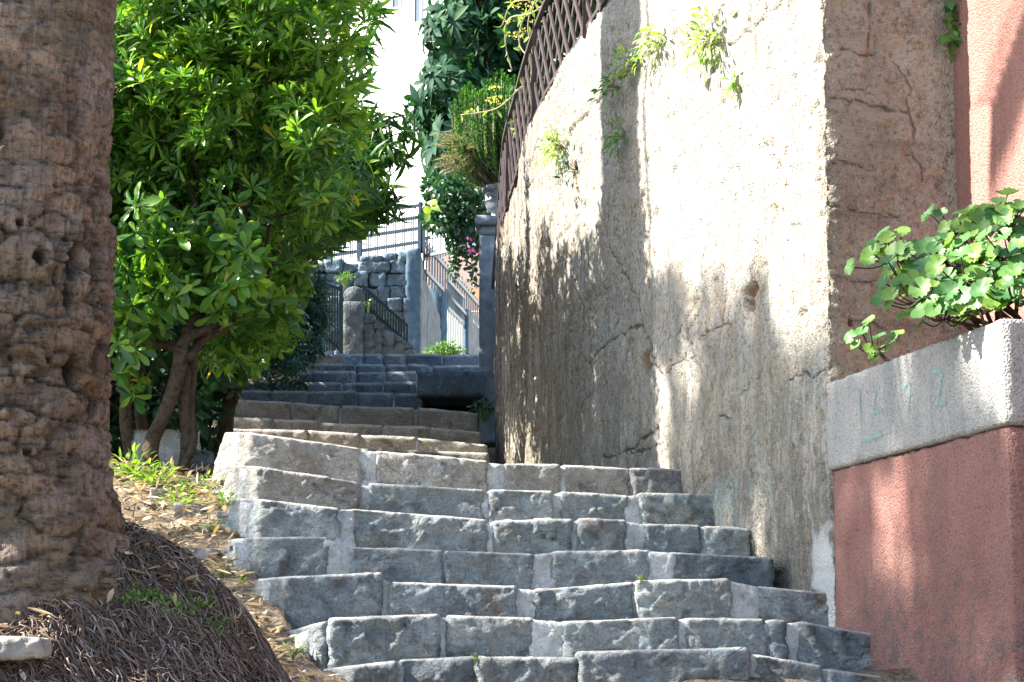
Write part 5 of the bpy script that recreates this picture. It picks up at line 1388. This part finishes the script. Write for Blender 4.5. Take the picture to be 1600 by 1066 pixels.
# ================================================================ SHADE TREES outside the picture (their shadows fall into it)
sh = empty('tree', (-4.7, 12.95, gz(-4.7, 12.5)), 'slim bare trunk standing left of the shrub, its shadow a stripe on the wall', 'tree')
g = MB()
def stripe_y(px):
    s_, z_ = px_to_sz(px, 180); q = np.append(wall_xy(np.array([s_]))[0], z_); return (q+SUN*((-4.7-q[0])/SUN[0]))[1]
ya, yb, yc, yd = stripe_y(938), stripe_y(1002), stripe_y(1010), stripe_y(1018)
P_ = catmull([(-4.7, (ya+yb)/2, .8), (-4.68, (ya+yb)/2, 4), (-4.72, (ya+yb)/2+.01, 7), (-4.7, (ya+yb)/2, 10)], 8); g.tube(P_, np.linspace(.5, .46, len(P_))*abs(ya-yb), 16, True, .1, 3)
P_ = catmull([(-4.7, yc, .8), (-4.68, yc, 4), (-4.72, yc, 7), (-4.7, yc+.02, 10)], 8); g.tube(P_, np.linspace(.03, .02, len(P_)), 10, True, .1, 3)
g.build('trunk', M['shrub_bark'], sh, True)
EL = math.radians(40)
def shade(p, dist): return np.array(p)+SUN*dist
mb = MB(); cl = []
for SHP, N_ in (([(1060, 620), (1300, 640), (1310, 760), (1300, 980), (1180, 850), (1060, 750)], 34), ([(1320, 770), (1600, 700), (1660, 1120), (1370, 1120)], 30), ([(1020, 430), (1150, 470), (1290, 620), (1060, 650)], 14), ([(1320, 620), (1560, 520), (1560, 640), (1320, 730)], 7)):
    k = 0
    while k < N_:
        px, py = rng.uniform(1000, 1660), rng.uniform(430, 1120)
        if not inpoly((px, py), SHP): continue
        k += 1
        if px > 1300: dcen = 9.3-(px-1300)/275*1.6
        else: dcen = np.append(wall_xy(np.array([px_to_sz(px, py)[0]]))[0], 0)[1]
        cl.append(shade(at(px, py, dcen), rng.uniform(13, 17)))
cl = np.array(cl)
st_ = empty('tree', (cl[:, 0].mean(), cl[:, 1].mean(), 0), 'leafy tree left of the palm shading the planter', 'tree')
crown(mb, cl, .25, 22, BROAD, 7, .13); mb.build('foliage', M['shrub_leaf'], st_, True)
g = MB(); base = np.array([cl[:, 0].mean(), cl[:, 1].mean(), -.5]); fork = base+np.array([0, 0, 5.0]); limb(g, base, fork, .16, .10)
for c in cl[::2]: limb(g, fork, c, .04, .01, .2, 6, .08, 6)
g.build('trunk', M['shrub_bark'], st_, True)

# ================================================================ LIGHT, SKY, CAMERA
w = bpy.data.worlds.new('World'); S.world = w; w.use_nodes = True
nt = w.node_tree; nt.nodes.clear()
sky = nt.nodes.new('ShaderNodeTexSky'); sky.sky_type = 'NISHITA'; sky.sun_disc = False
sky.sun_elevation = EL; sky.sun_rotation = math.atan2(SUN[0], SUN[1])
bg = nt.nodes.new('ShaderNodeBackground'); bg.inputs[1].default_value = .105; out = nt.nodes.new('ShaderNodeOutputWorld')
nt.links.new(sky.outputs[0], bg.inputs[0]); nt.links.new(bg.outputs[0], out.inputs[0])
ld = bpy.data.lights.new('sun', 'SUN'); ld.energy = 5.0; ld.angle = math.radians(.53); ld.color = (1, .93, .82)
lo = bpy.data.objects.new('sun', ld); COL.objects.link(lo); lo.rotation_euler = Vector(SUN).to_track_quat('Z', 'Y').to_euler()
cd = bpy.data.cameras.new('camera'); cam = bpy.data.objects.new('camera', cd); COL.objects.link(cam)
cd.sensor_width = 36; cd.lens = 36*F/1600; cd.clip_end = 2000; cd.clip_start = .05
cam.rotation_euler = (math.pi/2+TH, 0, 0); S.camera = cam
S.view_settings.view_transform = 'Standard'; S.view_settings.look = 'None'; S.view_settings.gamma = 1; S.view_settings.exposure = 2.15
S.cycles.max_bounces = 8; S.cycles.transparent_max_bounces = 12; S.cycles.use_denoising = True
